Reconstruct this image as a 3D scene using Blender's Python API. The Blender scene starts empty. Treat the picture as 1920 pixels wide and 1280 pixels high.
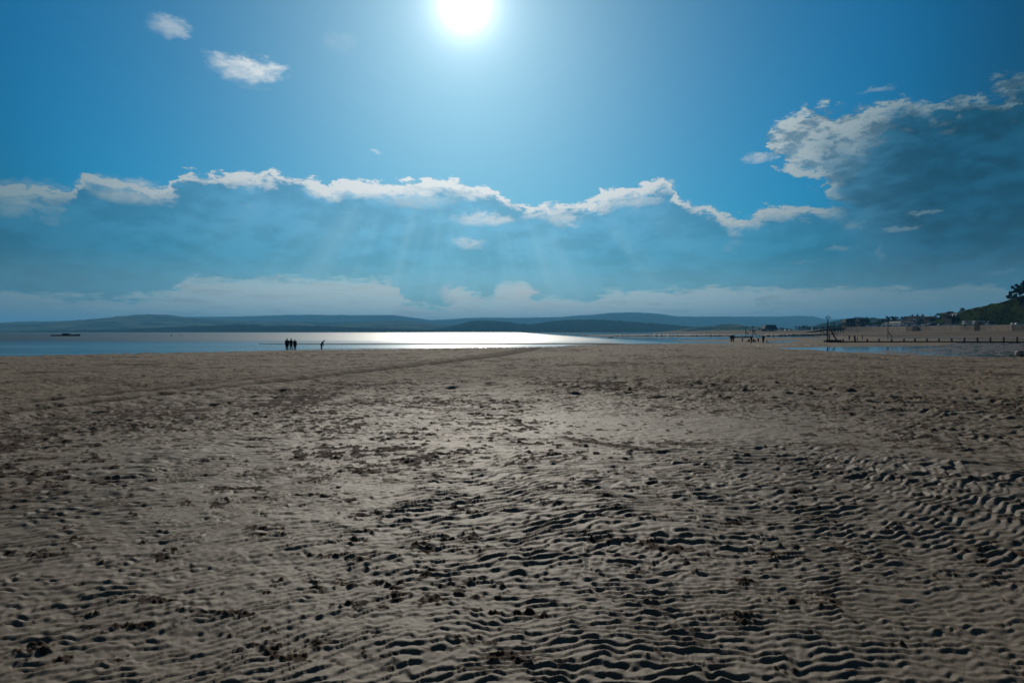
import bpy, math, random
import numpy as np
from mathutils import Vector, Matrix

random.seed(7)
R = math.radians
SC = bpy.context.scene
COL = SC.collection

# ------------------------------------------------------------------ camera
EYE, F, HOR = 1.6, 1280.0, 622.0            # eye height, focal length and horizon row of the 1920 px photo
cam = bpy.data.cameras.new('camera')
camo = bpy.data.objects.new('camera', cam)
COL.objects.link(camo)
cam.lens, cam.sensor_width = 24.0, 36.0
cam.clip_start, cam.clip_end = 0.05, 60000
PITCH = math.atan((640 - HOR) / F)
camo.location = (0, 0, EYE)
camo.rotation_euler = (math.pi / 2 - PITCH, 0, 0)
SC.camera = camo

def px_dir(px, py):
    a, b = (px - 960) / F, (640 - py) / F
    c, s = math.cos(PITCH), math.sin(PITCH)
    return Vector((a, c + s * b, -s + c * b)).normalized()

def azel(px, py):
    d = px_dir(px, py)
    return math.degrees(math.atan2(d.x, d.y)), math.degrees(math.asin(d.z))

# ------------------------------------------------------------------ sun, world, exposure
SUN_DIR = px_dir(872, 8)
SUN_AZ = math.atan2(SUN_DIR.x, SUN_DIR.y)
SUN_EL = math.asin(SUN_DIR.z)
sl = bpy.data.lights.new('sun', 'SUN')
sl.energy, sl.angle, sl.color = 3.2, R(0.55), (1.0, 0.92, 0.80)
slo = bpy.data.objects.new('sun', sl)
COL.objects.link(slo)
slo.location = (-300, 900, 600)
slo.rotation_euler = (-SUN_DIR).to_track_quat('-Z', 'Y').to_euler()

SC.view_settings.view_transform = 'Standard'
SC.view_settings.look = 'None'
SC.view_settings.exposure = 0.0
SC.view_settings.gamma = 1.0
SC.view_settings.use_curve_mapping = False
SC.render.engine = 'CYCLES'
SC.cycles.use_denoising = True
SC.cycles.max_bounces = 5
SC.cycles.diffuse_bounces = 2
SC.cycles.glossy_bounces = 3
SC.cycles.volume_bounces = 0
SC.cycles.sample_clamp_indirect = 4.0
SC.cycles.caustics_reflective = False
SC.cycles.caustics_refractive = False


class G:
    """small wrapper for building node graphs"""
    def __init__(s, nt):
        s.nt = nt
    def new(s, t, **kw):
        n = s.nt.nodes.new(t)
        for k, v in kw.items():
            setattr(n, k, v)
        return n
    def put(s, sock, v):
        if hasattr(v, 'is_output'):
            s.nt.links.new(v, sock)
        else:
            sock.default_value = v
    def m(s, op, a, b=0.0, c=0.0, clamp=False):
        n = s.new('ShaderNodeMath', operation=op, use_clamp=clamp)
        for i, v in enumerate((a, b, c)):
            s.put(n.inputs[i], v)
        return n.outputs[0]
    def sm(s, x, a, b, lo=0.0, hi=1.0, kind='SMOOTHSTEP'):
        n = s.new('ShaderNodeMapRange', interpolation_type=kind)
        n.clamp = True
        for i, v in enumerate((x, a, b, lo, hi)):
            s.put(n.inputs[i], v)
        return n.outputs[0]
    def vm(s, op, a, b):
        n = s.new('ShaderNodeVectorMath', operation=op)
        s.put(n.inputs[0], a)
        s.put(n.inputs[1], b)
        return n.outputs['Value'] if op == 'DOT_PRODUCT' else n.outputs[0]
    def mix(s, f, a, b, blend='MIX'):
        n = s.new('ShaderNodeMix', data_type='RGBA', blend_type=blend)
        s.put(n.inputs[0], f)
        for k, v in ((6, a), (7, b)):
            if isinstance(v, tuple) and len(v) == 3:
                v = (*v, 1)
            s.put(n.inputs[k], v)
        return n.outputs[2]
    def noise(s, vec, scale, detail=4, rough=0.55, dist=0.0, dim='3D'):
        n = s.new('ShaderNodeTexNoise', noise_dimensions=dim)
        s.put(n.inputs['Vector'], vec)
        n.inputs['Scale'].default_value = scale
        n.inputs['Detail'].default_value = detail
        n.inputs['Roughness'].default_value = rough
        n.inputs['Distortion'].default_value = dist
        return n.outputs[0]
    def curve(s, x, pts):
        """piecewise-linear y(x); x and y in any range"""
        xs = [p[0] for p in pts]; ys = [p[1] for p in pts]
        x0, x1, y0, y1 = min(xs), max(xs), min(ys) - 1, max(ys) + 1
        n = s.new('ShaderNodeFloatCurve')
        s.put(n.inputs['Value'], s.sm(x, x0, x1, kind='LINEAR'))
        cv = n.mapping.curves[0]
        P = [((a - x0) / (x1 - x0), (b - y0) / (y1 - y0)) for a, b in sorted(pts)]
        cv.points[0].location = P[0]
        cv.points[1].location = P[-1]
        for p in P[1:-1]:
            cv.points.new(*p)
        for p in cv.points:
            p.handle_type = 'AUTO_CLAMPED'
        n.mapping.update()
        return s.sm(n.outputs[0], 0.0, 1.0, y0, y1, kind='LINEAR')


world = bpy.data.worlds.new('World')
SC.world = world
world.use_nodes = True
world.cycles.sampling_method = 'MANUAL'
world.cycles.sample_map_resolution = 512
nt = world.node_tree
nt.nodes.clear()
g = G(nt)
vec = g.new('ShaderNodeTexCoord').outputs['Generated']
sep = g.new('ShaderNodeSeparateXYZ')
nt.links.new(vec, sep.inputs[0])
DX, DY, DZ = sep.outputs
az = g.m('MULTIPLY', g.m('ARCTAN2', DX, DY), 57.29578)
el = g.m('MULTIPLY', g.m('ARCSINE', DZ), 57.29578)
gam = g.m('MULTIPLY', g.m('ARCCOSINE', g.vm('DOT_PRODUCT', vec, tuple(SUN_DIR))), 57.29578)   # degrees from the sun
sky = g.new('ShaderNodeTexSky', sky_type='NISHITA')
sky.sun_disc = False
sky.sun_elevation = SUN_EL
sky.sun_rotation = SUN_AZ
sky.altitude = 0
sky.air_density = 1.0
sky.dust_density = 0.6
sky.ozone_density = 2.0
# the air far from the sun is much darker and bluer than the air close to it
fall = g.curve(gam, [(0, 1.05), (10, 1.0), (20, 0.98), (28, 0.92), (32, 0.80), (36, 0.60), (40, 0.46), (48, 0.40), (60, 0.42), (180, 0.5)])
tint = g.mix(g.sm(gam, 6, 34), (0.20, 0.43, 0.57), (0.028, 0.365, 0.575))
tint = g.mix(g.sm(gam, 48, 90), tint, (0.34, 0.44, 0.50))
base = g.mix(1.0, sky.outputs[0], tint, 'MULTIPLY')
def vscale(col, f):
    n = g.new('ShaderNodeVectorMath', operation='SCALE')
    g.put(n.inputs[0], col); g.put(n.inputs['Scale'], f)
    return n.outputs[0]
base = vscale(base, fall)

def flat(vx, vy, vz):                       # a direction stretched for flatter cloud forms
    n = g.new('ShaderNodeVectorMath', operation='MULTIPLY')
    g.put(n.inputs[0], vec); n.inputs[1].default_value = (vx, vy, vz)
    return n.outputs[0]
fv = flat(1, 1, 2.2)
fw = flat(1, 1, 5.0)
n_big = g.m('SUBTRACT', g.noise(fv, 9, 3, 0.5), 0.5)
n_mid = g.m('SUBTRACT', g.noise(fv, 26, 6, 0.62, 0.3), 0.5)
n_fine = g.m('SUBTRACT', g.noise(fv, 70, 5, 0.65, 0.4), 0.5)
n_bil = g.m('ABSOLUTE', g.m('SUBTRACT', g.noise(fv, 17, 3, 0.5, 0.2), 0.5))
n_off = g.m('SUBTRACT', g.noise(g.vm('ADD', fv, (-0.012, 0.0, 0.030)), 26, 6, 0.62, 0.3), 0.5)
relief = g.m('SUBTRACT', n_mid, n_off)
azw = g.m('ADD', az, g.m('ADD', g.m('MULTIPLY', n_mid, 3.2), g.m('MULTIPLY', n_big, 2.0)))
elw = g.m('ADD', el, g.m('ADD', g.m('MULTIPLY', n_off, 1.1), g.m('MULTIPLY', n_fine, 0.7)))
edge_n = g.m('ADD', g.m('MULTIPLY', n_bil, -2.2), g.m('ADD', 0.25, g.m('ADD', g.m('MULTIPLY', n_mid, 2.2), g.m('MULTIPLY', n_fine, 1.6))))

def skyline(pts):
    return [azel(*p) for p in pts]
# long bank of cloud across the whole view: top line, then bottom line
top1 = g.curve(azw, skyline([(-900, 330), (-300, 340), (0, 336), (60, 343), (125, 356), (146, 332), (200, 333), (255, 342), (300, 356),
    (316, 356), (330, 332), (345, 320), (400, 326), (470, 323), (530, 328), (600, 338), (622, 352), (645, 338), (700, 340), (760, 341),
    (820, 337), (880, 346), (930, 360), (975, 382), (1000, 379), (1040, 390), (1085, 380), (1110, 372), (1135, 357), (1180, 350),
    (1215, 344), (1245, 338), (1262, 362), (1280, 380), (1340, 392), (1378, 408), (1410, 396), (1450, 389), (1500, 388), (1545, 388),
    (1600, 395), (1700, 400), (1920, 400), (2600, 400)]))
bot1 = g.curve(azw, skyline([(-900, 520), (0, 545), (150, 560), (300, 558), (360, 528), (450, 522), (560, 527), (650, 524), (740, 528),
    (760, 560), (820, 578), (850, 570), (865, 535), (900, 560), (930, 545), (955, 528), (985, 530), (1010, 560), (1080, 566), (1120, 558),
    (1170, 545), (1230, 545), (1330, 540), (1450, 545), (1600, 540), (1760, 545), (1850, 540), (1920, 552), (2600, 560)]))
d1 = g.m('ADD', g.m('SUBTRACT', top1, el), g.m('MULTIPLY', edge_n, 0.85))
b1 = g.m('ADD', g.m('SUBTRACT', el, bot1), g.m('ADD', g.m('MULTIPLY', edge_n, 0.5), g.m('MULTIPLY', g.m('SUBTRACT', g.noise(fw, 22, 5, 0.6, 0.4), 0.5), 2.4)))
in1 = g.sm(d1, -0.06, 0.34)
over = g.sm(b1, -0.25, 0.40)
body1 = g.m('MULTIPLY', in1, over)
thick = g.m('ADD', 0.80, g.m('MULTIPLY', n_big, 3.0))
thick = g.m('MAXIMUM', thick, 0.42)
rim1 = g.m('MULTIPLY', in1, g.sm(g.m('DIVIDE', g.m('ADD', d1, g.m('MULTIPLY', n_fine, 0.8)), thick), 0.3, 2.1, 1.0, 0.0))
rim1 = g.m('MULTIPLY', rim1, g.m('MULTIPLY', g.sm(g.m('ADD', relief, n_fine), -0.22, 0.10, 0.55, 1.0), g.sm(az, 26.5, 24.0)))
# towering cloud on the right
top2 = g.curve(azw, skyline([(1395, 420), (1432, 330), (1440, 255), (1470, 232), (1500, 215), (1560, 203), (1610, 200), (1640, 190), (1700, 184),
    (1735, 192), (1768, 200), (1800, 186), (1840, 176), (1870, 160), (1900, 148), (1930, 142), (2100, 90), (2600, 20)]))
low2 = g.curve(azw, skyline([(1395, 300), (1435, 300), (1450, 305), (1500, 326), (1535, 345), (1550, 390), (1575, 470), (1640, 560), (1760, 620), (2600, 620)]))
d2a = g.m('SUBTRACT', top2, el)
d2b = g.m('SUBTRACT', el, low2)
d2 = g.m('ADD', g.m('MINIMUM', d2a, d2b), g.m('MULTIPLY', edge_n, 1.5))
in2 = g.m('MULTIPLY', g.sm(d2, -0.15, g.sm(el, 11.5, 8.5, 0.65, 8.0)), g.sm(az, 18.5, 20.0))
body2 = g.m('MULTIPLY', in2, over)
lit2 = g.m('ADD', g.sm(az, 22.5, 31.0, 8.5, 1.5), g.m('MULTIPLY', n_big, 4.0))
rim2 = g.m('MULTIPLY', in2, g.sm(g.m('DIVIDE', g.m('ADD', d2, g.m('MULTIPLY', n_mid, 5.0)), g.m('MAXIMUM', lit2, 0.6)), 0.15, 1.15, 1.0, 0.0))
rim2 = g.m('MULTIPLY', g.m('MULTIPLY', rim2, g.sm(el, 8.2, 10.4)), g.sm(g.m('ADD', relief, g.m('MULTIPLY', n_fine, 0.5)), -0.12, 0.10, 0.25, 1.0))
# small separate clouds: (px, py, half width px, half height px, strength)
puffs = None
for (px, py, w, h, st) in [(458, 128, 70, 22, 1.0), (312, 48, 42, 18, .6), (880, 454, 34, 11, .95), (905, 412, 60, 14, .9), (1045, 402, 44, 22, .9), (1415, 298, 26, 12, .8),
                           (1650, 168, 38, 12, .5), (1735, 398, 40, 9, .75), (1685, 431, 34, 8, .7), (1600, 425, 26, 12, .6), (1500, 489, 30, 5, .6),
                           (1570, 466, 34, 8, .5), (1880, 512, 40, 8, .35), (398, 540, 60, 20, .4), (530, 525, 60, 8, .5), (560, 555, 60, 13, .4), (384, 566, 7, 12, .4),
                           (710, 545, 50, 16, .5), (845, 555, 22, 26, .9), (975, 548, 38, 18, 1.0), (640, 80, 40, 20, .12), (708, 283, 12, 5, .5), (1010, 572, 70, 8, .5),
                           (235, 358, 85, 17, .85), (160, 345, 30, 10, .7), (60, 352, 70, 9, .5), (1180, 378, 60, 14, .75), (1250, 352, 20, 16, .7), (770, 372, 90, 18, .5), (1470, 402, 70, 12, .5), (1655, 475, 10, 18, .35)]:
    a0, e0 = azel(px, py); a1, e1 = azel(px + w, py - h)
    q = g.m('ADD', g.m('POWER', g.m('ABSOLUTE', g.m('DIVIDE', g.m('SUBTRACT', azw, a0), a1 - a0)), 2.0),
            g.m('POWER', g.m('ABSOLUTE', g.m('DIVIDE', g.m('SUBTRACT', elw, e0), e1 - e0)), 2.0))
    v = g.sm(g.m('ADD', q, g.m('MULTIPLY', edge_n, 1.0)), -0.6, 1.4, st, 0.0)
    puffs = v if puffs is None else g.m('MAXIMUM', puffs, v)
# low pale band of air and thin streaks under the bank
wisp = g.sm(g.noise(flat(1, 1, 7.0), 16, 6, 0.65, 0.8), 0.49, 0.64)
low = g.m('MULTIPLY', g.sm(el, 6.5, 3.0), g.m('SUBTRACT', 1.0, g.m('MULTIPLY', over, 0.75)))
# soft shafts of light fanning down from the sun through the gaps of the bank
dv = g.m('SUBTRACT', el, math.degrees(SUN_EL)); dh = g.m('SUBTRACT', az, math.degrees(SUN_AZ))
fan = g.m('ARCTAN2', dh, g.m('MULTIPLY', dv, -1.0))
cmb = g.new('ShaderNodeCombineXYZ'); g.put(cmb.inputs[0], fan)
shaft = g.noise(cmb.outputs[0], 4.5, 3, 0.65)
shaft = g.m('MULTIPLY', g.sm(shaft, 0.38, 0.74), g.m('MULTIPLY', g.sm(d1, 1.0, 4.0), g.sm(el, -1.0, 3.0)))
shaft = g.m('MULTIPLY', shaft, g.sm(g.m('ABSOLUTE', dh), 26.0, 6.0))

near = g.sm(gam, 38, 8)                      # cloud nearer to the sun is lit harder through
c = base
bodyv = g.sm(g.m('ADD', g.m('MULTIPLY', relief, 0.7), n_big), -0.16, 0.16, 0.72, 1.12)
c = g.mix(g.m('MULTIPLY', body1, g.sm(az, -36, -10, 0.62, 0.55)), c, vscale(g.mix(near, (0.035, 0.150, 0.245), (0.19, 0.49, 0.74)), bodyv))
c = g.mix(g.m('MULTIPLY', body2, 0.86), c, vscale(g.mix(g.sm(az, 20, 33), (0.085, 0.25, 0.38), (0.008, 0.072, 0.130)), g.m('ADD', bodyv, g.m('MULTIPLY', relief, 0.6))))
c = g.mix(g.m('MULTIPLY', shaft, 0.34), c, (0.42, 0.72, 0.85))
hz = g.mix(g.sm(gam, 46, 18), (0.15, 0.23, 0.25), (0.62, 0.73, 0.75))
c = g.mix(g.m('MULTIPLY', low, 0.88), c, hz)
c = g.mix(g.m('MULTIPLY', g.m('MULTIPLY', wisp, g.m('MULTIPLY', g.sm(el, 6.5, 3.5), g.m('SUBTRACT', 1.0, over))), 0.75), c, g.mix(near, (0.20, 0.28, 0.29), (0.80, 0.88, 0.86)))
rim1 = g.m('MINIMUM', g.m('MULTIPLY', rim1, 1.45), 1.0)
rimc = g.mix(near, (0.21, 0.30, 0.33), (0.98, 1.0, 0.98))
c = g.mix(g.m('MULTIPLY', g.m('MAXIMUM', g.m('MULTIPLY', rim1, over), g.m('MAXIMUM', g.m('MULTIPLY', rim2, 0.95), puffs)), 0.92), c, rimc)
# aureole round the sun itself
glow = g.m('ADD', g.m('MULTIPLY', g.m('EXPONENT', g.m('DIVIDE', gam, -0.95)), 3.6),
           g.m('MULTIPLY', g.m('EXPONENT', g.m('DIVIDE', gam, -3.4)), 0.55))
c = g.vm('ADD', c, vscale((1.0, 0.97, 0.92), glow))
bg = g.new('ShaderNodeBackground')
nt.links.new(c, bg.inputs[0])
bg.inputs[1].default_value = 1.0
sky_gain = 0.10                             # Nishita strength; the cloud colours above are already in scene units
nt.links.new(vscale(sky.outputs[0], sky_gain), [n for n in nt.nodes if n.type == 'MIX' and n.blend_type == 'MULTIPLY'][0].inputs[6])
wo = g.new('ShaderNodeOutputWorld')
nt.links.new(bg.outputs[0], wo.inputs[0])

# ------------------------------------------------------------------ materials
def material(name, col, rough=0.8, var=0.25, scale=1.0, bump=0.0, bscale=20.0, metallic=0.0, col2=None, spec=0.5, emit=None):
    m = bpy.data.materials.new(name)
    m.use_nodes = True
    t = m.node_tree
    k = G(t)
    b = t.nodes['Principled BSDF']
    co = k.new('ShaderNodeTexCoord').outputs['Object']
    n = k.noise(co, scale, 5, 0.6)
    c2 = col2 or tuple(min(1, x * (1 - var)) for x in col)
    c1 = tuple(min(1, x * (1 + var)) for x in col) if col2 is None else col
    t.links.new(k.mix(k.sm(n, 0.35, 0.65), c1, c2), b.inputs['Base Color'])
    b.inputs['Roughness'].default_value = rough
    b.inputs['Metallic'].default_value = metallic
    b.inputs['Specular IOR Level'].default_value = spec
    if bump:
        bn = k.new('ShaderNodeBump')
        bn.inputs['Strength'].default_value = bump
        bn.inputs['Distance'].default_value = 0.02
        t.links.new(k.noise(co, bscale, 4, 0.6), bn.inputs['Height'])
        t.links.new(bn.outputs[0], b.inputs['Normal'])
    return m

# sand
sand = bpy.data.materials.new('sand')
sand.use_nodes = True
k = G(sand.node_tree)
b = sand.node_tree.nodes['Principled BSDF']
co = k.new('ShaderNodeTexCoord').outputs['Object']
churn = k.new('ShaderNodeAttribute', attribute_name='churn').outputs['Fac']
wet = k.new('ShaderNodeAttribute', attribute_name='wet').outputs['Fac']
n1 = k.noise(co, 0.35, 4, 0.6)
n2 = k.noise(co, 5.0, 4, 0.65)
n3 = k.noise(co, 130.0, 3, 0.75)
pale = k.mix(k.sm(n1, 0.35, 0.65), (0.235, 0.187, 0.128), (0.188, 0.148, 0.100))
pale = k.mix(k.m('MULTIPLY', k.sm(n2, 0.35, 0.7), 0.35), pale, (0.105, 0.080, 0.055))
pale = k.mix(k.sm(k.new('ShaderNodeAttribute', attribute_name='far').outputs['Fac'], 0.0, 0.12, 0.38, 0.0), pale, (0.125, 0.098, 0.070))   # near sand painted darker, in place of lens falloff towards the bottom edge
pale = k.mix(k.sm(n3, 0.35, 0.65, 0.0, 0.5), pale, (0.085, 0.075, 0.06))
brown = k.mix(k.sm(n2, 0.3, 0.7), (0.052, 0.029, 0.016), (0.028, 0.016, 0.010))
fl = k.sm(k.m('ADD', k.noise(co, 3.4, 6, 0.78), k.m('MULTIPLY', k.m('SUBTRACT', k.noise(co, 0.5, 3, 0.6), 0.5), 0.5)), 0.525, 0.60)
farv = k.new('ShaderNodeAttribute', attribute_name='far').outputs['Fac']
cc = k.mix(k.m('MAXIMUM', churn, k.m('MULTIPLY', k.m('MULTIPLY', fl, k.sm(farv, 0.0, 0.5)), 0.7)), pale, brown)
cc = k.mix(k.m('MULTIPLY', wet, 0.8), cc, (0.060, 0.048, 0.041))
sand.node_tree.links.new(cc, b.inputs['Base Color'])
rg = k.m('ADD', k.m('ADD', 0.66, k.m('MULTIPLY', k.new('ShaderNodeAttribute', attribute_name='far').outputs['Fac'], 0.24)), k.m('MULTIPLY', churn, 0.35))
rg = k.m('SUBTRACT', rg, k.m('MULTIPLY', wet, 0.42))
sand.node_tree.links.new(rg, b.inputs['Roughness'])
sand.node_tree.links.new(k.m('ADD', k.m('SUBTRACT', 0.17, k.m('MULTIPLY', k.new('ShaderNodeAttribute', attribute_name='far').outputs['Fac'], 0.08)), k.m('MULTIPLY', wet, 0.30)), b.inputs['Specular IOR Level'])
bm1 = k.new('ShaderNodeBump'); bm1.inputs['Strength'].default_value = 0.8; bm1.inputs['Distance'].default_value = 0.0028
sand.node_tree.links.new(k.noise(co, 150, 3, 0.7), bm1.inputs['Height'])
bm2 = k.new('ShaderNodeBump'); bm2.inputs['Strength'].default_value = 0.9; bm2.inputs['Distance'].default_value = 0.03
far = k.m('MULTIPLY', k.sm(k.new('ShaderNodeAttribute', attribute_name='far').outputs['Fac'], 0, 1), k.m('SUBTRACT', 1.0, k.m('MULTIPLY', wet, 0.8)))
sand.node_tree.links.new(k.m('MULTIPLY', k.m('ADD', k.noise(co, 6.5, 4, 0.7), k.m('MULTIPLY', k.noise(co, 2.0, 3, 0.6), 1.6)), far), bm2.inputs['Height'])
sand.node_tree.links.new(bm1.outputs[0], bm2.inputs['Normal'])
sand.node_tree.links.new(bm2.outputs[0], b.inputs['Normal'])

water = bpy.data.materials.new('sea_water')
water.use_nodes = True
k = G(water.node_tree)
b = water.node_tree.nodes['Principled BSDF']
co = k.new('ShaderNodeTexCoord').outputs['Object']
sp = k.new('ShaderNodeSeparateXYZ'); water.node_tree.links.new(co, sp.inputs[0])
pools = k.sm(sp.outputs[0], 26, 44)
offs = k.m('MULTIPLY', k.sm(sp.outputs[1], 130, 260), k.m('SUBTRACT', 1.0, pools))             # sheltered shallows close in, open water further out
mp = k.new('ShaderNodeMapping'); mp.inputs['Scale'].default_value = (0.25, 1.0, 1.0)
water.node_tree.links.new(co, mp.inputs[0])
wv = k.noise(mp.outputs[0], 0.055, 5, 0.6)
b.inputs['Base Color'].default_value = (0.010, 0.042, 0.056, 1)
b.inputs['IOR'].default_value = 1.33
water.node_tree.links.new(k.m('ADD', k.m('MULTIPLY', k.sm(wv, 0.35, 0.65, 0.0, 0.10), k.m('SUBTRACT', 1.0, pools)), k.m('SUBTRACT', k.m('ADD', 0.16, k.m('MULTIPLY', offs, 0.27)), k.m('MULTIPLY', pools, 0.09))), b.inputs['Roughness'])
bw = k.new('ShaderNodeBump'); bw.inputs['Strength'].default_value = 1.0; bw.inputs['Distance'].default_value = 0.10
water.node_tree.links.new(k.m('MULTIPLY', k.noise(mp.outputs[0], 0.8, 3, 0.6), k.m('ADD', k.m('MULTIPLY', k.m('SUBTRACT', 1.0, pools), 0.012), offs)), bw.inputs['Height'])
water.node_tree.links.new(bw.outputs[0], b.inputs['Normal'])

M = {
    'timber': material('weathered_timber', (0.045, 0.036, 0.030), 0.8, 0.4, 3, 0.6, 18),
    'timber_green': material('weedy_timber', (0.030, 0.034, 0.022), 0.7, 0.5, 4, 0.6, 14),
    'iron': material('rusty_iron', (0.06, 0.035, 0.025), 0.7, 0.4, 6, 0.3, 30),
    'topmark': material('green_topmark', (0.03, 0.10, 0.07), 0.5, 0.2, 5),
    'wall': material('sea_wall_concrete', (0.27, 0.22, 0.17), 0.9, 0.0, 0.30, 0.6, 2.0, col2=(0.17, 0.13, 0.10), spec=0.1),
    'wall_dark': material('dark_shaded_masonry', (0.035, 0.028, 0.024), 0.9, 0.4, 0.8, 0.5, 3.0),  # dark tone; on the buttresses it is shadow put into the colour
    'coping': material('coping_stone', (0.26, 0.23, 0.20), 0.8, 0.2, 0.6),
    'asphalt': material('asphalt', (0.05, 0.05, 0.052), 0.85, 0.2, 0.5),
    'render': material('white_render', (0.72, 0.70, 0.66), 0.7, 0.08, 0.8),
    'render_pale': material('grey_render', (0.40, 0.38, 0.36), 0.8, 0.1, 0.8),
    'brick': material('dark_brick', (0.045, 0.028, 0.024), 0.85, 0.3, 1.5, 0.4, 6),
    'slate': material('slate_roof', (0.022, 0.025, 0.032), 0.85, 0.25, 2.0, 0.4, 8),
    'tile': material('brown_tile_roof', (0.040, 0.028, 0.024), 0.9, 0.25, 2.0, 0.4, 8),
    'glass': material('window_glass', (0.05, 0.06, 0.07), 0.08, 0.1, 1, spec=0.9),
    'white': material('white_paint', (0.75, 0.75, 0.73), 0.4, 0.05, 1),
    'rubber': material('tyre_rubber', (0.02, 0.02, 0.02), 0.8, 0.1, 5),
    'lamp': material('lamp_glass', (0.5, 0.5, 0.48), 0.1, 0.05, 5),
    'bark': material('bark', (0.05, 0.036, 0.026), 0.9, 0.3, 4, 0.5, 10),
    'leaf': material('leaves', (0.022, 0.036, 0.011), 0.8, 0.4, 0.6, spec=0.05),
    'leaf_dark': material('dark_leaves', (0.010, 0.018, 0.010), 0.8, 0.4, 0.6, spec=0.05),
    'grass': material('cliff_grass', (0.030, 0.042, 0.012), 0.95, 0.0, 0.035, 0.8, 0.5, col2=(0.012, 0.018, 0.007), spec=0.0),
    'rock': material('weedy_rock', (0.028, 0.024, 0.020), 0.75, 0.5, 1.2, 0.8, 4),
    'skin': material('skin', (0.42, 0.26, 0.19), 0.55, 0.05, 8),
    'black_cloth': material('black_cloth', (0.014, 0.014, 0.017), 0.9, 0.3, 12, 0.3, 60),
    'navy_cloth': material('navy_cloth', (0.016, 0.022, 0.045), 0.9, 0.3, 12, 0.3, 60),
    'jeans': material('dark_denim', (0.018, 0.024, 0.040), 0.9, 0.25, 12, 0.3, 60),
    'maroon_cloth': material('maroon_cloth', (0.08, 0.018, 0.020), 0.9, 0.25, 12, 0.3, 60),
    'red_cloth': material('red_cloth', (0.45, 0.05, 0.05), 0.85, 0.15, 12, 0.3, 60),
    'grey_cloth': material('blue_grey_cloth', (0.28, 0.33, 0.38), 0.85, 0.15, 12, 0.3, 60),
    'hair': material('dark_hair', (0.020, 0.014, 0.010), 0.6, 0.3, 20),
    'grey_hair': material('grey_hair', (0.30, 0.28, 0.26), 0.6, 0.3, 20),
    'boat': material('black_hull', (0.012, 0.013, 0.016), 0.35, 0.2, 1),
    'boat_deck': material('boat_deck', (0.05, 0.05, 0.055), 0.5, 0.2, 1),
    'buoy_red': material('red_buoy', (0.22, 0.03, 0.02), 0.5, 0.2, 3),
    'buoy_green': material('green_buoy', (0.02, 0.09, 0.05), 0.5, 0.2, 3),
    'float': material('weathered_float', (0.50, 0.42, 0.32), 0.75, 0.0, 2.6, 0.4, 9, col2=(0.30, 0.12, 0.06)),
    'hill_far': material('far_moor', (0.045, 0.065, 0.030), 0.95, 0.0, 0.0016, col2=(0.025, 0.040, 0.022), spec=0.0),
    'hill_mid': material('fields_and_woods', (0.115, 0.135, 0.065), 0.95, 0.0, 0.0042, col2=(0.014, 0.026, 0.014), spec=0.0),
    'hill_wood': material('woodland', (0.022, 0.036, 0.018), 0.95, 0.0, 0.010, col2=(0.012, 0.022, 0.012), spec=0.0),
}
for nm, cl, me in (('silver', (0.60, 0.61, 0.62), .2), ('white_car', (0.75, 0.75, 0.74), 0), ('black_car', (0.012, 0.012, 0.014), .2),
                   ('blue_car', (0.02, 0.05, 0.16), .4), ('red_car', (0.30, 0.02, 0.02), .2), ('grey_car', (0.12, 0.125, 0.13), .5)):
    M[nm] = material(nm + '_paint', cl, 0.25, 0.03, 1, metallic=me)

# ------------------------------------------------------------------ helpers
def link(o, parent=None):
    COL.objects.link(o)
    if parent is not None:
        o.parent = parent
    return o

def tag(o, label=None, cat=None, group=None, kind=None):
    if label: o['label'] = label
    if cat: o['category'] = cat
    if group: o['group'] = group
    if kind: o['kind'] = kind
    return o

def empty(name, loc, rz=0.0, scale=1.0):
    o = bpy.data.objects.new(name, None)
    o.empty_display_size = 0.3
    COL.objects.link(o)
    o.location = loc
    o.rotation_euler = (0, 0, rz)
    o.scale = (scale,) * 3
    return o

def copy_tree(o, parent=None):
    c = o.copy()
    COL.objects.link(c)
    c.parent = parent
    for ch in list(o.children):
        copy_tree(ch, c)
    return c

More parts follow.
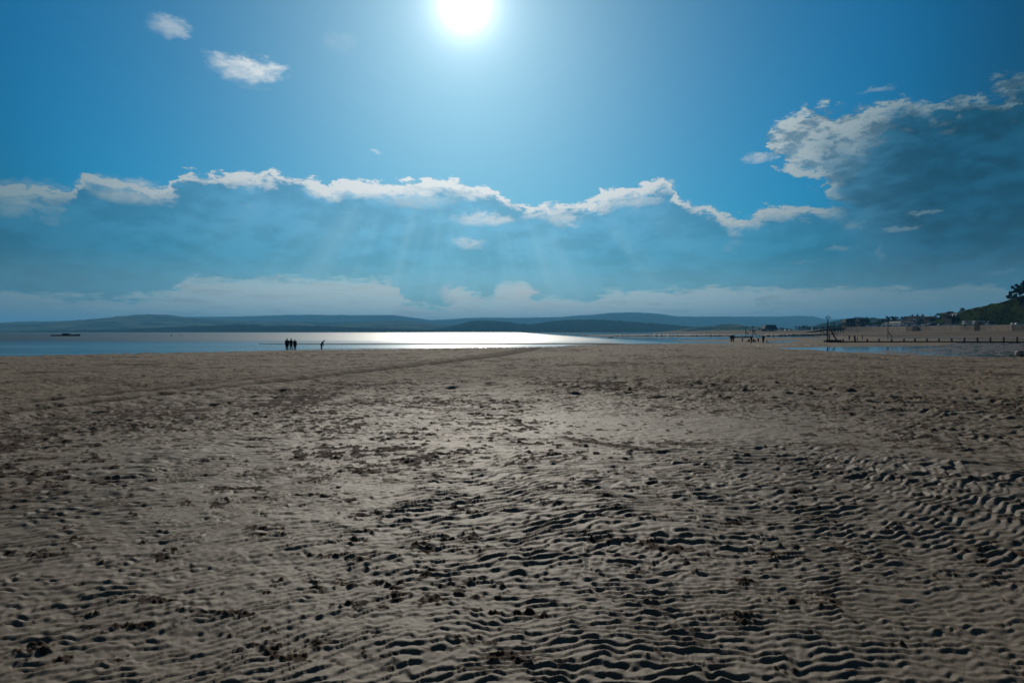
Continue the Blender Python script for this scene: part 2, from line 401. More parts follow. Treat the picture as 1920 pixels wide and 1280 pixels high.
class MB:
    def __init__(s):
        s.v, s.f = [], []
    def poly(s, pts):
        i = len(s.v)
        s.v += [tuple(p) for p in pts]
        s.f.append(tuple(range(i, i + len(pts))))
    def solid(s, pts, faces):
        i = len(s.v)
        s.v += [tuple(p) for p in pts]
        s.f += [tuple(i + q for q in f) for f in faces]
    def box(s, c, d, rz=0.0, taper=1.0):
        cx, cy, cz = c; x, y, z = d[0] / 2, d[1] / 2, d[2] / 2
        cr, sr = math.cos(rz), math.sin(rz)
        P = []
        for dz, t in ((-z, 1.0), (z, taper)):
            for dx, dy in ((-x, -y), (x, -y), (x, y), (-x, y)):
                dx, dy = dx * t, dy * t
                P.append((cx + dx * cr - dy * sr, cy + dx * sr + dy * cr, cz + dz))
        s.solid(P, [(0, 3, 2, 1), (4, 5, 6, 7), (0, 1, 5, 4), (1, 2, 6, 5), (2, 3, 7, 6), (3, 0, 4, 7)])
        return s
    def tube(s, pts, rad, seg=8, cap=True, jit=0.0):
        pts = [Vector(p) for p in pts]
        n = len(pts)
        rings = []
        for i, p in enumerate(pts):
            t = (pts[min(i + 1, n - 1)] - pts[max(i - 1, 0)])
            t = t.normalized() if t.length > 1e-9 else Vector((0, 0, 1))
            ref = Vector((0, 1, 0)) if abs(t.y) < 0.9 else Vector((1, 0, 0))
            a = t.cross(ref).normalized(); bb = t.cross(a).normalized()
            r = rad[i] if isinstance(rad, (list, tuple)) else rad
            ra, rb = r if isinstance(r, (list, tuple)) else (r, r)
            ring = []
            for q in range(seg):
                an = 2 * math.pi * q / seg
                w = 1 + random.uniform(-jit, jit)
                ring.append(len(s.v)); s.v.append(tuple(p + a * math.cos(an) * ra * w + bb * math.sin(an) * rb * w))
            rings.append(ring)
        for A, B in zip(rings, rings[1:]):
            for q in range(seg):
                s.f.append((A[q], A[(q + 1) % seg], B[(q + 1) % seg], B[q]))
        if cap:
            s.f.append(tuple(rings[0][::-1])); s.f.append(tuple(rings[-1]))
        return s
    def blob(s, c, r, seg=10, rings=6, jit=0.0):
        c = Vector(c); rx, ry, rz = r
        L = []
        for i in range(rings + 1):
            th = math.pi * i / rings
            ring = []
            for q in range(seg):
                an = 2 * math.pi * q / seg
                w = 1 + random.uniform(-jit, jit)
                ring.append(len(s.v))
                s.v.append((c.x + rx * w * math.sin(th) * math.cos(an), c.y + ry * w * math.sin(th) * math.sin(an), c.z + rz * w * math.cos(th)))
            L.append(ring)
        for A, B in zip(L, L[1:]):
            for q in range(seg):
                s.f.append((A[q], B[q], B[(q + 1) % seg], A[(q + 1) % seg]))
        return s
    def prism(s, prof, y0, y1):
        """profile in xz swept along y"""
        n = len(prof)
        P = [(x, y0, z) for x, z in prof] + [(x, y1, z) for x, z in prof]
        s.solid(P, [tuple(range(n))[::-1] if False else tuple(range(n)), tuple(range(2 * n - 1, n - 1, -1))] + [(i, i + n, (i + 1) % n + n, (i + 1) % n) for i in range(n)])
        return s
    def build(s, name, mat, parent=None, smooth=False, bevel=0.0):
        me = bpy.data.meshes.new(name)
        me.from_pydata(s.v, [], s.f)
        me.materials.append(mat)
        if smooth:
            me.polygons.foreach_set('use_smooth', [True] * len(me.polygons))
        me.update()
        o = bpy.data.objects.new(name, me)
        if bevel:
            bv = o.modifiers.new('bevel', 'BEVEL'); bv.width = bevel; bv.segments = 2; bv.limit_method = 'ANGLE'
        return link(o, parent)

# ------------------------------------------------------------------ value noise on arrays
def _h(ix, iy, seed):
    h = (ix.astype(np.int64) * 374761393 + iy.astype(np.int64) * 668265263 + seed * 974634777) & 0xffffffff
    h = ((h ^ (h >> 13)) * 1274126177) & 0xffffffff
    h = h ^ (h >> 16)
    return (h & 0xffff) / 32767.5 - 1.0
def vn(x, y, seed=0):
    ix, iy = np.floor(x), np.floor(y)
    fx, fy = x - ix, y - iy
    fx = fx * fx * fx * (fx * (fx * 6 - 15) + 10); fy = fy * fy * fy * (fy * (fy * 6 - 15) + 10)
    a, b_, c_, d_ = _h(ix, iy, seed), _h(ix + 1, iy, seed), _h(ix, iy + 1, seed), _h(ix + 1, iy + 1, seed)
    return (a * (1 - fx) + b_ * fx) * (1 - fy) + (c_ * (1 - fx) + d_ * fx) * fy
def fbm(x, y, seed=0, o=4, gain=0.5):
    s, a, t = 0, 1.0, 0
    for i in range(o):
        s = s + a * vn(x * 2 ** i + 17.3 * i, y * 2 ** i - 9.1 * i, seed + i * 31)
        t += a; a *= gain
    return s / t * 1.5
def ss(x, a, b_):
    t = np.clip((x - a) / (b_ - a), 0, 1)
    return t * t * (3 - 2 * t)

# ------------------------------------------------------------------ the beach
SEA = -1.1
K = (EYE - SEA) * F                           # row below the horizon of a point on the flats = K / depth
IP = np.interp
def on_flats(px, py, z=SEA):
    """real ground point of the flats seen at a photo pixel"""
    d = (EYE - z) * F / (py - HOR)
    return Vector(((px - 960) / F * d, d, z))
def at(px, py, d):
    return Vector(((px - 960) / F * d, d, EYE + (HOR - py) / F * d))

E_X = [-1500, -600, 0, 300, 600, 850, 1000, 1080, 1130, 1200, 1300, 1400, 1440, 1500, 1600, 1700, 1800, 1920, 2300, 3000]
E_Y = [700, 682, 667, 660.5, 655.5, 652, 650.2, 648.6, 646.6, 645.6, 645.6, 648.5, 651.5, 655, 660.5, 663.5, 666, 669, 680, 700]
W_X = [1180, 1300, 1400, 1450, 1520, 1580, 1700, 1800, 1900, 2000, 2100, 2300, 2700, 3200]      # where the beach ends against dunes or sea wall
W_OLD = [2200, 1500, 1100, 900, 650, 450, 430, 425, 420, 415, 410, 400, 370, 330]
W_D = [2200, 1500, 1100, 900, 760, 680, 530, 447, 384, 342, 309, 258, 193, 145]
def shift(px, d):
    """distance d given for the first survey of the shore, moved with the line of the sea wall"""
    return d + float(np.interp(px, W_X, W_D) - np.interp(px, W_X, W_OLD))
W_P = [623.0, 622.2, 620.8, 620.2, 620.6, 622, 621, 620.3, 619.5, 619, 618.5, 617, 615, 612]
S_P = [623.6, 626.3, 627.6, 627.4, 627.6, 630.6, 632.6, 633.0, 633.2, 634.2, 635.6, 640, 648, 656]
RUT_A = [(1010, 653.5), (985, 659), (940, 667), (860, 679), (780, 690), (700, 699), (560, 716), (400, 734), (200, 757), (0, 783), (-400, 840)]

def beach_point(px, py):
    """ground point of the near beach at a pixel (slope followed by a few iterations)"""
    e = float(K / (IP(px, E_X, E_Y) - HOR)); d = 20.0
    for _ in range(30):
        z = SEA * min(max((d - 6) / (e - 6), 0), 1)
        d = 0.5 * d + 0.5 * (EYE - z) * F / (py - HOR)
    return (px - 960) / F * d, d

rut = np.array([beach_point(*p) for p in RUT_A])
def rut_dist(X, Y):
    best = np.full(X.shape, 1e9)
    sgn = np.zeros(X.shape)
    for (ax, ay), (bx, by) in zip(rut[:-1], rut[1:]):
        dx, dy = bx - ax, by - ay
        L = math.hypot(dx, dy)
        t = np.clip(((X - ax) * dx + (Y - ay) * dy) / L ** 2, 0, 1)
        qx, qy = X - ax - t * dx, Y - ay - t * dy
        d = np.hypot(qx, qy)
        m_ = d < best
        best = np.where(m_, d, best)
        sgn = np.where(m_, np.sign(qx * dy - qy * dx), sgn)
    return best * sgn

def strip(px, py, xs, tops, bots, soft=0.35):
    tp, bt = IP(px, xs, tops), IP(px, xs, bots)
    m_ = np.minimum(py - tp, bt - py)
    return ss(m_, -soft * 0.5, soft * 0.5) * ss(px, xs[0] - 3, xs[0] + 3) * ss(-px, -xs[-1] - 3, -xs[-1] + 3)

def saw(ph):
    """current ripple: long back away from the viewer, short steep face"""
    th = 2 * np.pi * ph
    return 0.5 + 0.40 * (np.sin(th) + 0.34 * np.sin(2 * th) + 0.12 * np.sin(3 * th))

def terrain(X, Y):
    r = np.hypot(X, Y)
    azm = np.arctan2(X, Y)
    azc = np.clip(azm, -1.05, 1.05)
    dep = np.maximum(r * np.cos(azc), 0.01)
    px = 960 + F * np.tan(azc)
    E = K / (IP(px, E_X, E_Y) - HOR)
    jag = fbm(X * 0.12, Y * 0.05, 5, 4)
    t = (dep - 6 + jag * 1.5 * ss(r, 30, 80)) / (E - 6)
    z = SEA * np.clip(t, 0, 1)
    z = np.where(t > 1, SEA - np.clip((t - 1) * (E - 6) * 0.03, 0, 0.9), z)
    z = z + 0.05 * fbm(X * 0.05, Y * 0.05, 71, 3) * ss(r, 6, 25) * ss(-t, -0.97, -0.85)
    beach = ss(-t, -1.02, -0.985)
    wet = np.zeros_like(z)
    churn = np.zeros_like(z)
    # --- relief of the near sand
    w1 = fbm(X * 0.35, Y * 0.35, 11, 2)
    w2 = vn(X * 2.3, Y * 2.3, 13)
    w3 = vn(X * 7.0, Y * 7.0, 14)
    patch = fbm(X * 0.42 + 3, Y * 0.30, 21, 3)
    right = ss(X / np.maximum(dep, 1), -0.25, 0.25)
    m1 = 0.70 + 0.30 * ss(patch + 0.30 * right + 0.22, -0.22, 0.32)
    # smooth band at centre right
    bandc = 9.6 + 0.1 * X
    smoothb = np.exp(-((Y - 12.3) / 2.6) ** 2) * ss(X, -1.0, 1.2) * ss(-X, -7.5, -5.0)
    m1 = m1 * (1 - 0.72 * smoothb)
    ph1 = (Y - 0.16 * X + 0.42 * w1 + 0.085 * w2 + 0.030 * w3) / 0.080
    ph1 = ph1 + 0.15 * (1 + vn(X * 3.0, Y * 5.0, 9)) * np.sin(2 * np.pi * (X / 0.23 + 1.1 * w2 + 0.35 * w3)) + 0.12 * np.sin(2 * np.pi * (X / 0.13 - Y / 0.31 + 0.8 * w2))
    s1 = saw(ph1)
    amp = 0.66 + 0.34 * vn(X * 5.5, Y * 9.0, 17) + 0.34 * vn(X * 9.0, Y * 19.0, 16)
    h1 = s1 * np.clip(amp, 0.22, 1.3)
    ph2 = (Y - 0.42 * X + 0.55 * w1 + 0.12 * w2 + 0.042 * w3) / 0.122
    ph2 = ph2 + 0.15 * (1 + vn(X * 2.2, Y * 3.4, 8)) * np.sin(2 * np.pi * (X / 0.33 + 1.1 * w2 + 0.3 * w3)) + 0.12 * np.sin(2 * np.pi * (X / 0.19 - Y / 0.47))
    s2 = saw(ph2)
    h2 = s2 * np.clip(0.60 + 0.30 * vn(X * 3.1, Y * 5.0, 18) + 0.36 * vn(X * 6.1, Y * 13.0, 15), 0.10, 1.25)
    k1 = ss(-r + 0.8 * w1, -6.2, -4.0)
    k2 = ss(r - 0.8 * w1, 4.0, 5.6) * ss(-r, -12, -8)
    ph3 = (Y - 0.32 * X + 0.60 * w1 + 0.16 * w2 + 0.05 * w3) / 0.205
    h3 = saw(ph3) * np.clip(0.55 + 0.4 * vn(X * 1.6, Y * 2.5, 19) + 0.45 * vn(X * 4.0, Y * 8.0, 12), 0.08, 1.25) * ss(r, 7, 9.5) * ss(-r, -30, -16) * m1
    ph4 = (Y - 0.25 * X + 0.9 * w1 + 0.25 * w2) / 0.40
    h4 = saw(ph4) * np.clip(0.5 + 0.8 * vn(X * 1.3, Y * 1.8, 20), 0, 1.2) * ss(r, 13, 20) * ss(-r, -60, -34) * m1
    rel = (0.042 * h3 + 0.080 * h4) * (0.55 + 0.45 * right) * (1 - 0.7 * smoothb)
    rel = rel + 0.0225 * h1 * m1 * k1 + 0.034 * h2 * m1 * k2 * (0.85 + 0.15 * right)
    rel = rel + 0.012 * vn(X * 2.0, Y * 2.6, 33) * ss(-r, -30, -12) + 0.003 * vn(X * 9.0, Y * 11, 34) * ss(-r, -10, -6)
    rel = rel + 0.0030 * vn(X * 31.0, Y * 33, 35) * ss(-r, -9, -5) + 0.0014 * vn(X * 67.0, Y * 71, 36) * ss(-r, -6, -3.5)
    pit = vn(X * 11.0, Y * 15.0, 37) + 0.5 * vn(X * 23.0, Y * 27.0, 38)
    rel = rel - 0.007 * ss(pit, 0.6, 1.1) * ss(-r, -12, -7)
    # trampled, clotted patches
    cb = fbm(X * 3.3 + 0.3 * w2, Y * 6.0, 41, 3, 0.55)
    big = fbm(X * 0.22, Y * 0.22, 45, 3)
    lft = ss(-X / np.maximum(dep, 1), -0.1, 0.35)
    gr = vn(X * 15 + w3 * .5, Y * 21, 42) * 0.6 + 0.45 * vn(X * 33, Y * 43, 43)
    chm = ss(cb + 0.20 * big + 0.12 * lft - 0.25 * smoothb - 0.22 * ss(-r, -7, -3.2) + 0.75 * gr, 0.74, 1.00) * ss(r, 1.5, 2.6)
    line = np.exp(-((Y - (9.9 - 0.02 * X + 0.12 * w2)) / 0.11) ** 2) * ss(vn(X * 1.5, Y * 0 + 1, 47), -0.3, 0.3) * ss(X, 1.6, 2.4)
    line2 = np.exp(-((Y - (11.5 - 1.25 * X + 0.10 * w2)) / 0.16) ** 2) * ss(X, 0.55, 0.9) * ss(-X, -2.3, -1.6)
    chm = np.clip(np.maximum(chm, np.maximum(line, line2) * 0.95), 0, 1)
    # strand of small scrape marks in the distance
    cf = fbm(X * 1.5, Y * 1.1, 51, 4, 0.75) + 0.25 * fbm(X * 0.05, Y * 0.05, 53, 2)
    rdn = rut_dist(X, Y)
    lane = ss(np.abs(rdn - 0.9), 1.2, 2.6)
    chf = ss(cf + 0.20 * lft, 0.16, 0.50) * (0.25 + 0.75 * lane) * ss(r, 9, 16) * beach
    clod = 0.5 + 0.4 * vn(X * 17 + gr, Y * 23, 61) + 0.4 * vn(X * 39, Y * 51, 62) + 0.35 * vn(X * 83, Y * 97, 63)
    rel = rel + chm * ss(-r, -24, -12) * (0.020 * clod - 0.006)
    # flakes and scrapes of brown weed-stained sand in the middle distance
    pb = fbm(X * 0.55 + 0.4 * w2, Y * 0.50, 111, 3, 0.55) + 0.35 * vn(X * 0.13, Y * 0.13, 112)
    pf = 0.60 * vn(X * 4.3 + w3, Y * 4.4, 113) + 0.62 * vn(X * 9.7, Y * 9.3, 114) + 0.45 * vn(X * 19.0, Y * 15.0, 115) * ss(-r, -30, -15)
    flk = ss(0.62 * pb + 0.16 * lft + pf - 0.30 * smoothb, 0.56, 0.78) * ss(r, 6.5, 9.5) * ss(-r, -75, -30)
    thin = ss(fbm(X * 0.22, Y * 0.35, 117, 2) + 0.8 * vn(X * 1.9, Y * 1.2, 118), 0.62, 0.9) * ss(r, 26, 42)
    flk = np.maximum(flk, thin)
    rel = rel + flk * ss(-r, -40, -15) * (0.012 + 0.012 * vn(X * 23, Y * 19, 116))
    # wheel ruts
    rd = rdn
    rutm = np.zeros_like(z)
    for off in (0.0, 1.75):
        rr = rd - off + 0.05 * w2
        sg = np.clip(0.17 + 0.006 * r, 0.17, 0.6)
        rutm = rutm + np.exp(-(rr / sg) ** 2)
        rel = rel - 0.10 * np.exp(-(rr / sg) ** 2) + 0.10 * np.exp(-((np.abs(rr) - 2 * sg) / sg) ** 2)
    mid = np.exp(-((rd - 0.9) / 1.6) ** 2) * ss(-X, 2, 14) * 0.55
    rutm = np.clip((rutm * 2.2 + 0.2 * mid) * (0.75 + 0.6 * np.abs(vn(X * 1.1, Y * 1.1, 57))), 0, 1)
    # mid-distance unevenness, sized by the distance it is seen from
    rel = rel + 0.035 * fbm(X * 1.5, Y * 1.1, 81, 3, 0.7) * ss(r, 10, 22) + 0.05 * fbm(X * 0.45, Y * 0.35, 82, 3, 0.7) * ss(r, 30, 60) * ss(-t, -0.995, -0.95)
    nr = ss(-r, -22, -14)
    sp_ = (1 - nr) * (vn(X * 5.1, Y * 4.3, 83) + 0.6 * vn(X * 9.7, Y * 8.1, 84)) + nr * 0.62 * (vn(X * 9.1, Y * 8.3, 85) + 0.6 * vn(X * 17.7, Y * 14.1, 86))
    rel = rel + (0.3 + 0.7 * lane) * ss(r, 7, 14) * (0.016 + 0.022 * chf + 0.012 * right) * sp_ * (1 - 0.75 * smoothb) * (1 + 0.6 * ss(r, 30, 70))
    rel = rel - 0.02 * chf * ss(r, 10, 20)
    z = z + rel * beach * ss(r, 0.3, 1.5) * (1 - 0.9 * ss(np.abs(azm), 1.02, 1.22) * ss(-r, -14, -8))
    churn = np.clip(np.maximum(chm * ss(-r, -40, -12), np.maximum(np.maximum(0.22 * chf, flk * (0.3 + 0.7 * lane)), rutm)), 0, 1) * beach
    # --- flats, bars and pools beyond the near beach
    pyf = HOR + K / dep
    jx = fbm(X * 0.05, Y * 0.02, 91, 3)
    pj = pyf + 0.22 * jx
    o = 1 - beach
    bar = strip(px, pj, [484, 520, 800, 1100, 1140, 1175], [644.2, 643.9, 643.7, 643.4, 643.6, 645], [644.8, 645.1, 645.2, 645.5, 646.2, 646.6])
    bar = np.maximum(bar, strip(px, pj, [1262, 1300, 1370, 1400], [638.9, 638.2, 637.0, 636.0], [639.1, 640.0, 640.9, 642.5]))
    bar = np.maximum(bar, strip(px, pj, [1368, 1400, 1450, 1500, 1560, 1600, 3300], [633.6, 633.2, 633.0, 631.0, 628.0, 626, 620], [646, 650, 653, 656, 661, 662, 690], 0.5))
    bar = np.maximum(bar, strip(px, pj, [1060, 1200, 1330, 1380], [647.6, 644.9, 643.9, 643.5], [648.4, 646.5, 646.5, 647]))
    pool = strip(px, pj, [1422, 1450, 1480, 1540, 1562], [632.0, 629.8, 629.2, 630.2, 630.7], [633.8, 633.6, 632.8, 631.8, 631.0])
    for xs_, tp_, bt_ in (([1436, 1445, 1460, 1480, 1506], [641.4, 640.2, 639.4, 638.4, 637.5], [643.4, 643.2, 643.0, 641.3, 637.9]),
                          ([1516, 1530, 1552], [636.0, 635.8, 635.9], [636.2, 636.7, 636.5]),
                          ([1452, 1500, 1550, 1600, 1640, 1700, 1740, 1785], [651.8, 651.2, 650.1, 649.6, 649.2, 648.5, 648.1, 647.9], [652.3, 656.3, 659.2, 660.0, 658.2, 655.0, 652.4, 648.6]),
                          ([1645, 1665, 1700, 1740, 1800, 1930, 2600], [633.6, 632.6, 631.9, 631.8, 632.0, 632.2, 633], [634.4, 635.0, 634.6, 634.4, 636.8, 637.6, 639])):
        pool = np.maximum(pool, strip(px, pj, xs_, tp_, bt_, 0.5))
    fl = bar * (1 - pool)
    zfl = SEA - 0.09 + 0.16 * fl + 0.02 * fbm(X * 0.3, Y * 0.2, 95, 3) * fl
    # rippled wet ground with standing water between the ripples, on the right
    wr = strip(px, pj, [1560, 1640, 1740, 1800, 3300], [660.5, 657.5, 652.5, 641.5, 641], [661, 663, 665.5, 667, 720], 1.2) * (1 - pool)
    zfl = zfl * (1 - wr) + wr * (SEA + 0.004 + 0.045 * vn(X * 1.3, Y * 0.55, 97) + 0.03 * vn(X * 3.1, Y * 1.2, 98))
    sea = 1 - bar
    z = np.where(o > 0, z * beach + o * np.where(bar > 0.02, zfl, z), z)
    wet = np.clip(o * (0.05 + 0.75 * wr + 0.5 * (1 - fl) * ss(px, 1350, 1400)), 0, 1)
    churn = np.clip(churn + o * ss(-px, -1260, -1200), 0, 1)
    churn = np.clip(churn + 0.5 * ss(t, 0.93, 0.97) * ss(-t, -1.0, -0.985) * ss(-px, -500, 100), 0, 1)
    # --- beach rising to the dunes and the sea wall
    Wd = IP(px, W_X, W_D); Wz = EYE + (HOR - IP(px, W_X, W_P)) / F * Wd
    Sd = K / (IP(px, W_X, S_P) - HOR)
    up = np.clip((dep - Sd) / (Wd - Sd), 0, 1)
    side = ss(px, 1190, 1260)
    zr = SEA - 0.05 + (Wz - SEA + 0.05) * up ** 0.85 + 0.10 * fbm(X * 0.06, Y * 0.03, 99, 3)
    zr = zr + np.clip((dep - Wd - 2) * 0.004, 0, 3.0)
    z = np.where((dep > Sd), z * (1 - side) + np.maximum(zr, SEA - 0.6) * side, z)
    wet = np.where(dep > Sd, wet * (1 - side * ss(up, 0.02, 0.18)), wet)
    churn = np.where(dep > Sd, side * (0.62 + 0.4 * fbm(X * 0.03, Y * 0.012, 101, 3)), churn)
    z = np.where((dep > 2500) & (px < 1500), np.minimum(z, -1.6), z)
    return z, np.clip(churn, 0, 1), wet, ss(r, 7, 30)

def tz(x, y):
    return float(terrain(np.array([float(x)]), np.array([float(y)]))[0][0])

def build_beach():
    fine = np.concatenate([np.arange(-60.0, -42.0, 0.11), np.arange(-42.0, 42.0, 0.083), np.arange(42.0, 60.0001, 0.11)])
    out = 60.0 + np.cumsum(np.geomspace(0.2, 9.0, 30)); out = out[out < 178]
    A = np.radians(np.concatenate([-out[::-1], fine, out, [180.0]]))
    rows = [0.25]
    while rows[-1] < 14500:
        r = rows[-1]
        if r < 2.3: dr = 0.07
        elif r < 14: dr = r * 0.0032
        elif r < 120: dr = max(r * 0.0032, r * r / 2048 * 0.45)
        elif r < 600: dr = r * r / K * 0.20
        else: dr = r * 0.10
        rows.append(r + dr)
    Rr = np.array(rows); nr, na = len(Rr), len(A)
    RR, AA = np.meshgrid(Rr, A, indexing='ij')
    X, Y = (RR * np.sin(AA)).ravel(), (RR * np.cos(AA)).ravel()
    z, ch, we, fa = terrain(X, Y)
    X = np.append(X, 0.0); Y = np.append(Y, 0.0); z = np.append(z, z[:na].mean())
    ch, we, fa = np.append(ch, 0), np.append(we, 0), np.append(fa, 0)
    i = np.arange(nr - 1)[:, None]; j = np.arange(na)[None, :]; j2 = (j + 1) % na
    q = np.stack([i * na + j, i * na + j2, (i + 1) * na + j2, (i + 1) * na + j], -1).reshape(-1, 4)[:, ::-1]
    tri = np.stack([np.full(na, nr * na), (np.arange(na) + 1) % na, np.arange(na)], -1)[:, ::-1]
    me = bpy.data.meshes.new('sand_beach')
    me.vertices.add(len(X))
    me.vertices.foreach_set('co', np.stack([X, Y, z], -1).astype(np.float32).ravel())
    nl = q.size + tri.size
    me.loops.add(nl)
    me.loops.foreach_set('vertex_index', np.concatenate([q.ravel(), tri.ravel()]).astype(np.int32))
    me.polygons.add(len(q) + len(tri))
    st = np.concatenate([np.arange(len(q)) * 4, q.size + np.arange(len(tri)) * 3])
    me.polygons.foreach_set('loop_start', st.astype(np.int32))
    me.update(calc_edges=True)
    me.polygons.foreach_set('use_smooth', np.ones(len(me.polygons), dtype=bool))
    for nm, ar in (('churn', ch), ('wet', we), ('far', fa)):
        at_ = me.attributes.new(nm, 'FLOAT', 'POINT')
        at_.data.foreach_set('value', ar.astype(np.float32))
    me.materials.append(sand)
    me.validate()
    o = link(bpy.data.objects.new('sand_beach', me))
    return tag(o, kind='structure')
build_beach()

def build_sea():
    mb = MB()
    rs = [30, 60, 120, 250, 500, 1000, 2500, 6000, 14400]
    n = 64
    for r in rs:
        for q in range(n):
            a = 2 * math.pi * q / n
            mb.v.append((r * math.sin(a), r * math.cos(a), SEA))
    for i in range(len(rs) - 1):
        for q in range(n):
            mb.f.append((i * n + q, (i + 1) * n + q, (i + 1) * n + (q + 1) % n, i * n + (q + 1) % n))
    mb.f = [f[::-1] for f in mb.f]
    o = mb.build('sea', water, smooth=False)
    # make sure the normals point up
    me = o.data
    if me.polygons[0].normal.z < 0:
        me.flip_normals()
    return tag(o, kind='structure')
build_sea()

# ------------------------------------------------------------------ hills
def hill(name, pts, mat, front, back, rough, cell, foot=-1.8, step=3.0, seed=0, rows=26):
    """a real ridge: crest seen along pts (px, py, distance), front slope to the water, back slope behind"""
    xs = [p[0] for p in pts]
    px = np.arange(xs[0], xs[-1] + 0.01, step)
    py = IP(px, xs, [p[1] for p in pts]); D = IP(px, xs, [p[2] for p in pts])
    top = EYE + (HOR - py) / F * D
    s = np.concatenate([np.linspace(0, 1, rows), 1 + np.linspace(0, 1, 8)[1:]])
    S, P = np.meshgrid(s, px, indexing='ij')
    Dm = np.where(S <= 1, D[None] - front * (1 - S), D[None] + back * (S - 1))
    X = (P - 960) / F * D[None] * (0.5 + 0.5 * Dm / D[None]); Y = Dm
    prof = np.where(S <= 1, np.sin(S * np.pi / 2) ** 1.15, np.cos((S - 1) * np.pi / 2))
    spur = fbm(X / (front * 0.35), Y / (front * 0.35), seed, 4)
    h = (top[None] - foot) * prof
    Z = foot + h + spur * 0.16 * h * np.sin(np.clip(S, 0, 1) * np.pi)
    Z = Z + np.clip(prof * 3, 0, 1) * rough * (np.abs(vn(X / cell, Y / cell, seed + 5)) * 0.9 + 0.6 * np.abs(vn(X / cell * 2.3, Y / cell * 2.3, seed + 6)) - 0.5)
    V = np.stack([X, Y, Z], -1).reshape(-1, 3)
    n = len(px)
    i = np.arange(len(s) - 1)[:, None]; j = np.arange(n - 1)[None]
    q = np.stack([i * n + j, i * n + j + 1, (i + 1) * n + j + 1, (i + 1) * n + j], -1).reshape(-1, 4)
    me = bpy.data.meshes.new(name)
    me.from_pydata(V.tolist(), [], q.tolist())
    me.polygons.foreach_set('use_smooth', [True] * len(me.polygons))
    me.materials.append(mat)
    me.update()
    return tag(link(bpy.data.objects.new(name, me)), kind='structure')

def P3(d, *p):
    return [(a, b_, d) for a, b_ in p]
hill('far_hills', P3(11500, (-900, 616), (-300, 612), (0, 612), (200, 604), (340, 594.5), (430, 593.5), (500, 594), (560, 593), (620, 591.5), (700, 591), (740, 591),
     (760, 594), (790, 598), (812, 601), (830, 600), (880, 596.5), (920, 596), (960, 596.6), (1010, 596), (1060, 594), (1080, 592), (1110, 590.5), (1140, 587), (1170, 586),
     (1200, 586.2), (1230, 588), (1245, 590), (1262, 593.5), (1320, 594), (1400, 593.6), (1460, 594), (1480, 593), (1502, 593), (1512, 594.5), (1522, 597.5), (1532, 599.3),
     (1570, 598.5), (1640, 600), (1750, 602), (1900, 600), (2600, 604)), M['hill_far'], 3500, 1500, 9, 70, seed=3, step=2.0)
hill('hills', P3(7600, (-900, 618), (-300, 613), (0, 609.5), (60, 605.5), (100, 603), (170, 602.5), (230, 598.5), (262, 594), (285, 592), (312, 591), (330, 592.5), (352, 595.5),
     (420, 600), (520, 604), (640, 606), (700, 604), (745, 602), (765, 602), (800, 605.5), (850, 611), (900, 617), (930, 621)), M['hill_mid'], 3000, 1500, 9, 60, seed=13, step=2.0)
hill('wooded_coast', P3(4300, (60, 621.6), (150, 619.5), (300, 616), (400, 611.5), (435, 608.7), (482, 609), (492, 613), (520, 611), (560, 611), (600, 612), (650, 614),
     (700, 616), (760, 618.2), (860, 619.4), (930, 621.6)), M['hill_wood'], 800, 700, 8, 34, seed=23, step=1.5)
hill('wooded_hills', P3(5400, (800, 621.5), (835, 616), (860, 610), (880, 604.5), (900, 601.8), (930, 602.6), (960, 605), (975, 608), (1000, 608.2), (1010, 606), (1040, 602.6),
     (1080, 601), (1100, 601), (1140, 602.5), (1180, 603.5), (1215, 606), (1250, 609), (1262, 611), (1290, 613.5), (1320, 618), (1345, 621)), M['hill_wood'], 1600, 900, 10, 40, seed=33, step=1.5)
hill('green_hill', P3(3500, (1262, 621), (1290, 615.5), (1320, 613), (1345, 611.2), (1354, 608.4), (1372, 608), (1380, 611), (1410, 612), (1440, 615), (1480, 618), (1525, 621)),
     M['hill_mid'], 900, 700, 5, 22, foot=0.5, seed=43, step=1.5)
hill('wooded_ridge', P3(2700, (1500, 620), (1530, 613), (1547, 609), (1560, 606), (1575, 602), (1590, 598.2), (1603, 596.2), (1620, 598), (1650, 601), (1700, 604), (1800, 606), (2100, 608)),
     M['hill_wood'], 900, 700, 7, 18, foot=2.5, seed=53, step=1.5)
hill('town_slope', P3(1000, (1590, 612), (1640, 607), (1660, 603), (1690, 601.5), (1710, 601), (1740, 599), (1765, 596), (1790, 592), (1815, 588), (1850, 580), (1900, 570), (2500, 560)),
     M['grass'], 260, 300, 2.0, 7, foot=4.2, seed=63, step=2.0)
CLIFF0 = [(1735, 609.5, 505), (1765, 606, 505), (1785, 599, 505), (1800, 590, 500), (1815, 582.5, 500), (1832, 577.5, 495), (1850, 575.5, 490), (1864, 572.5, 485), (1876, 567.5, 480),
         (1884, 569, 478), (1900, 563, 470), (1930, 552, 462), (2000, 540, 450), (2200, 500, 430), (2800, 430, 420)]
CLIFF = [(a, b_, shift(a, d_) + 30) for a, b_, d_ in CLIFF0]
hill('grassy_cliff', CLIFF, M['grass'], 52, 120, 1.5, 3.5, foot=4.4, seed=73, step=1.2, rows=40)

# ------------------------------------------------------------------ sea wall and promenade
def prom_z(px):
    return float(EYE + (HOR - IP(px, [1580, 1640, 1700, 1800, 1900, 2400], [613, 612.5, 611.8, 610.2, 609, 605])) / F * IP(px, W_X, W_D))
def wall_pt(px, back=0.0, z=None):
    d = float(IP(px, W_X, W_D)) + back
    return Vector(((px - 960) / F * d, d, prom_z(px) if z is None else z))

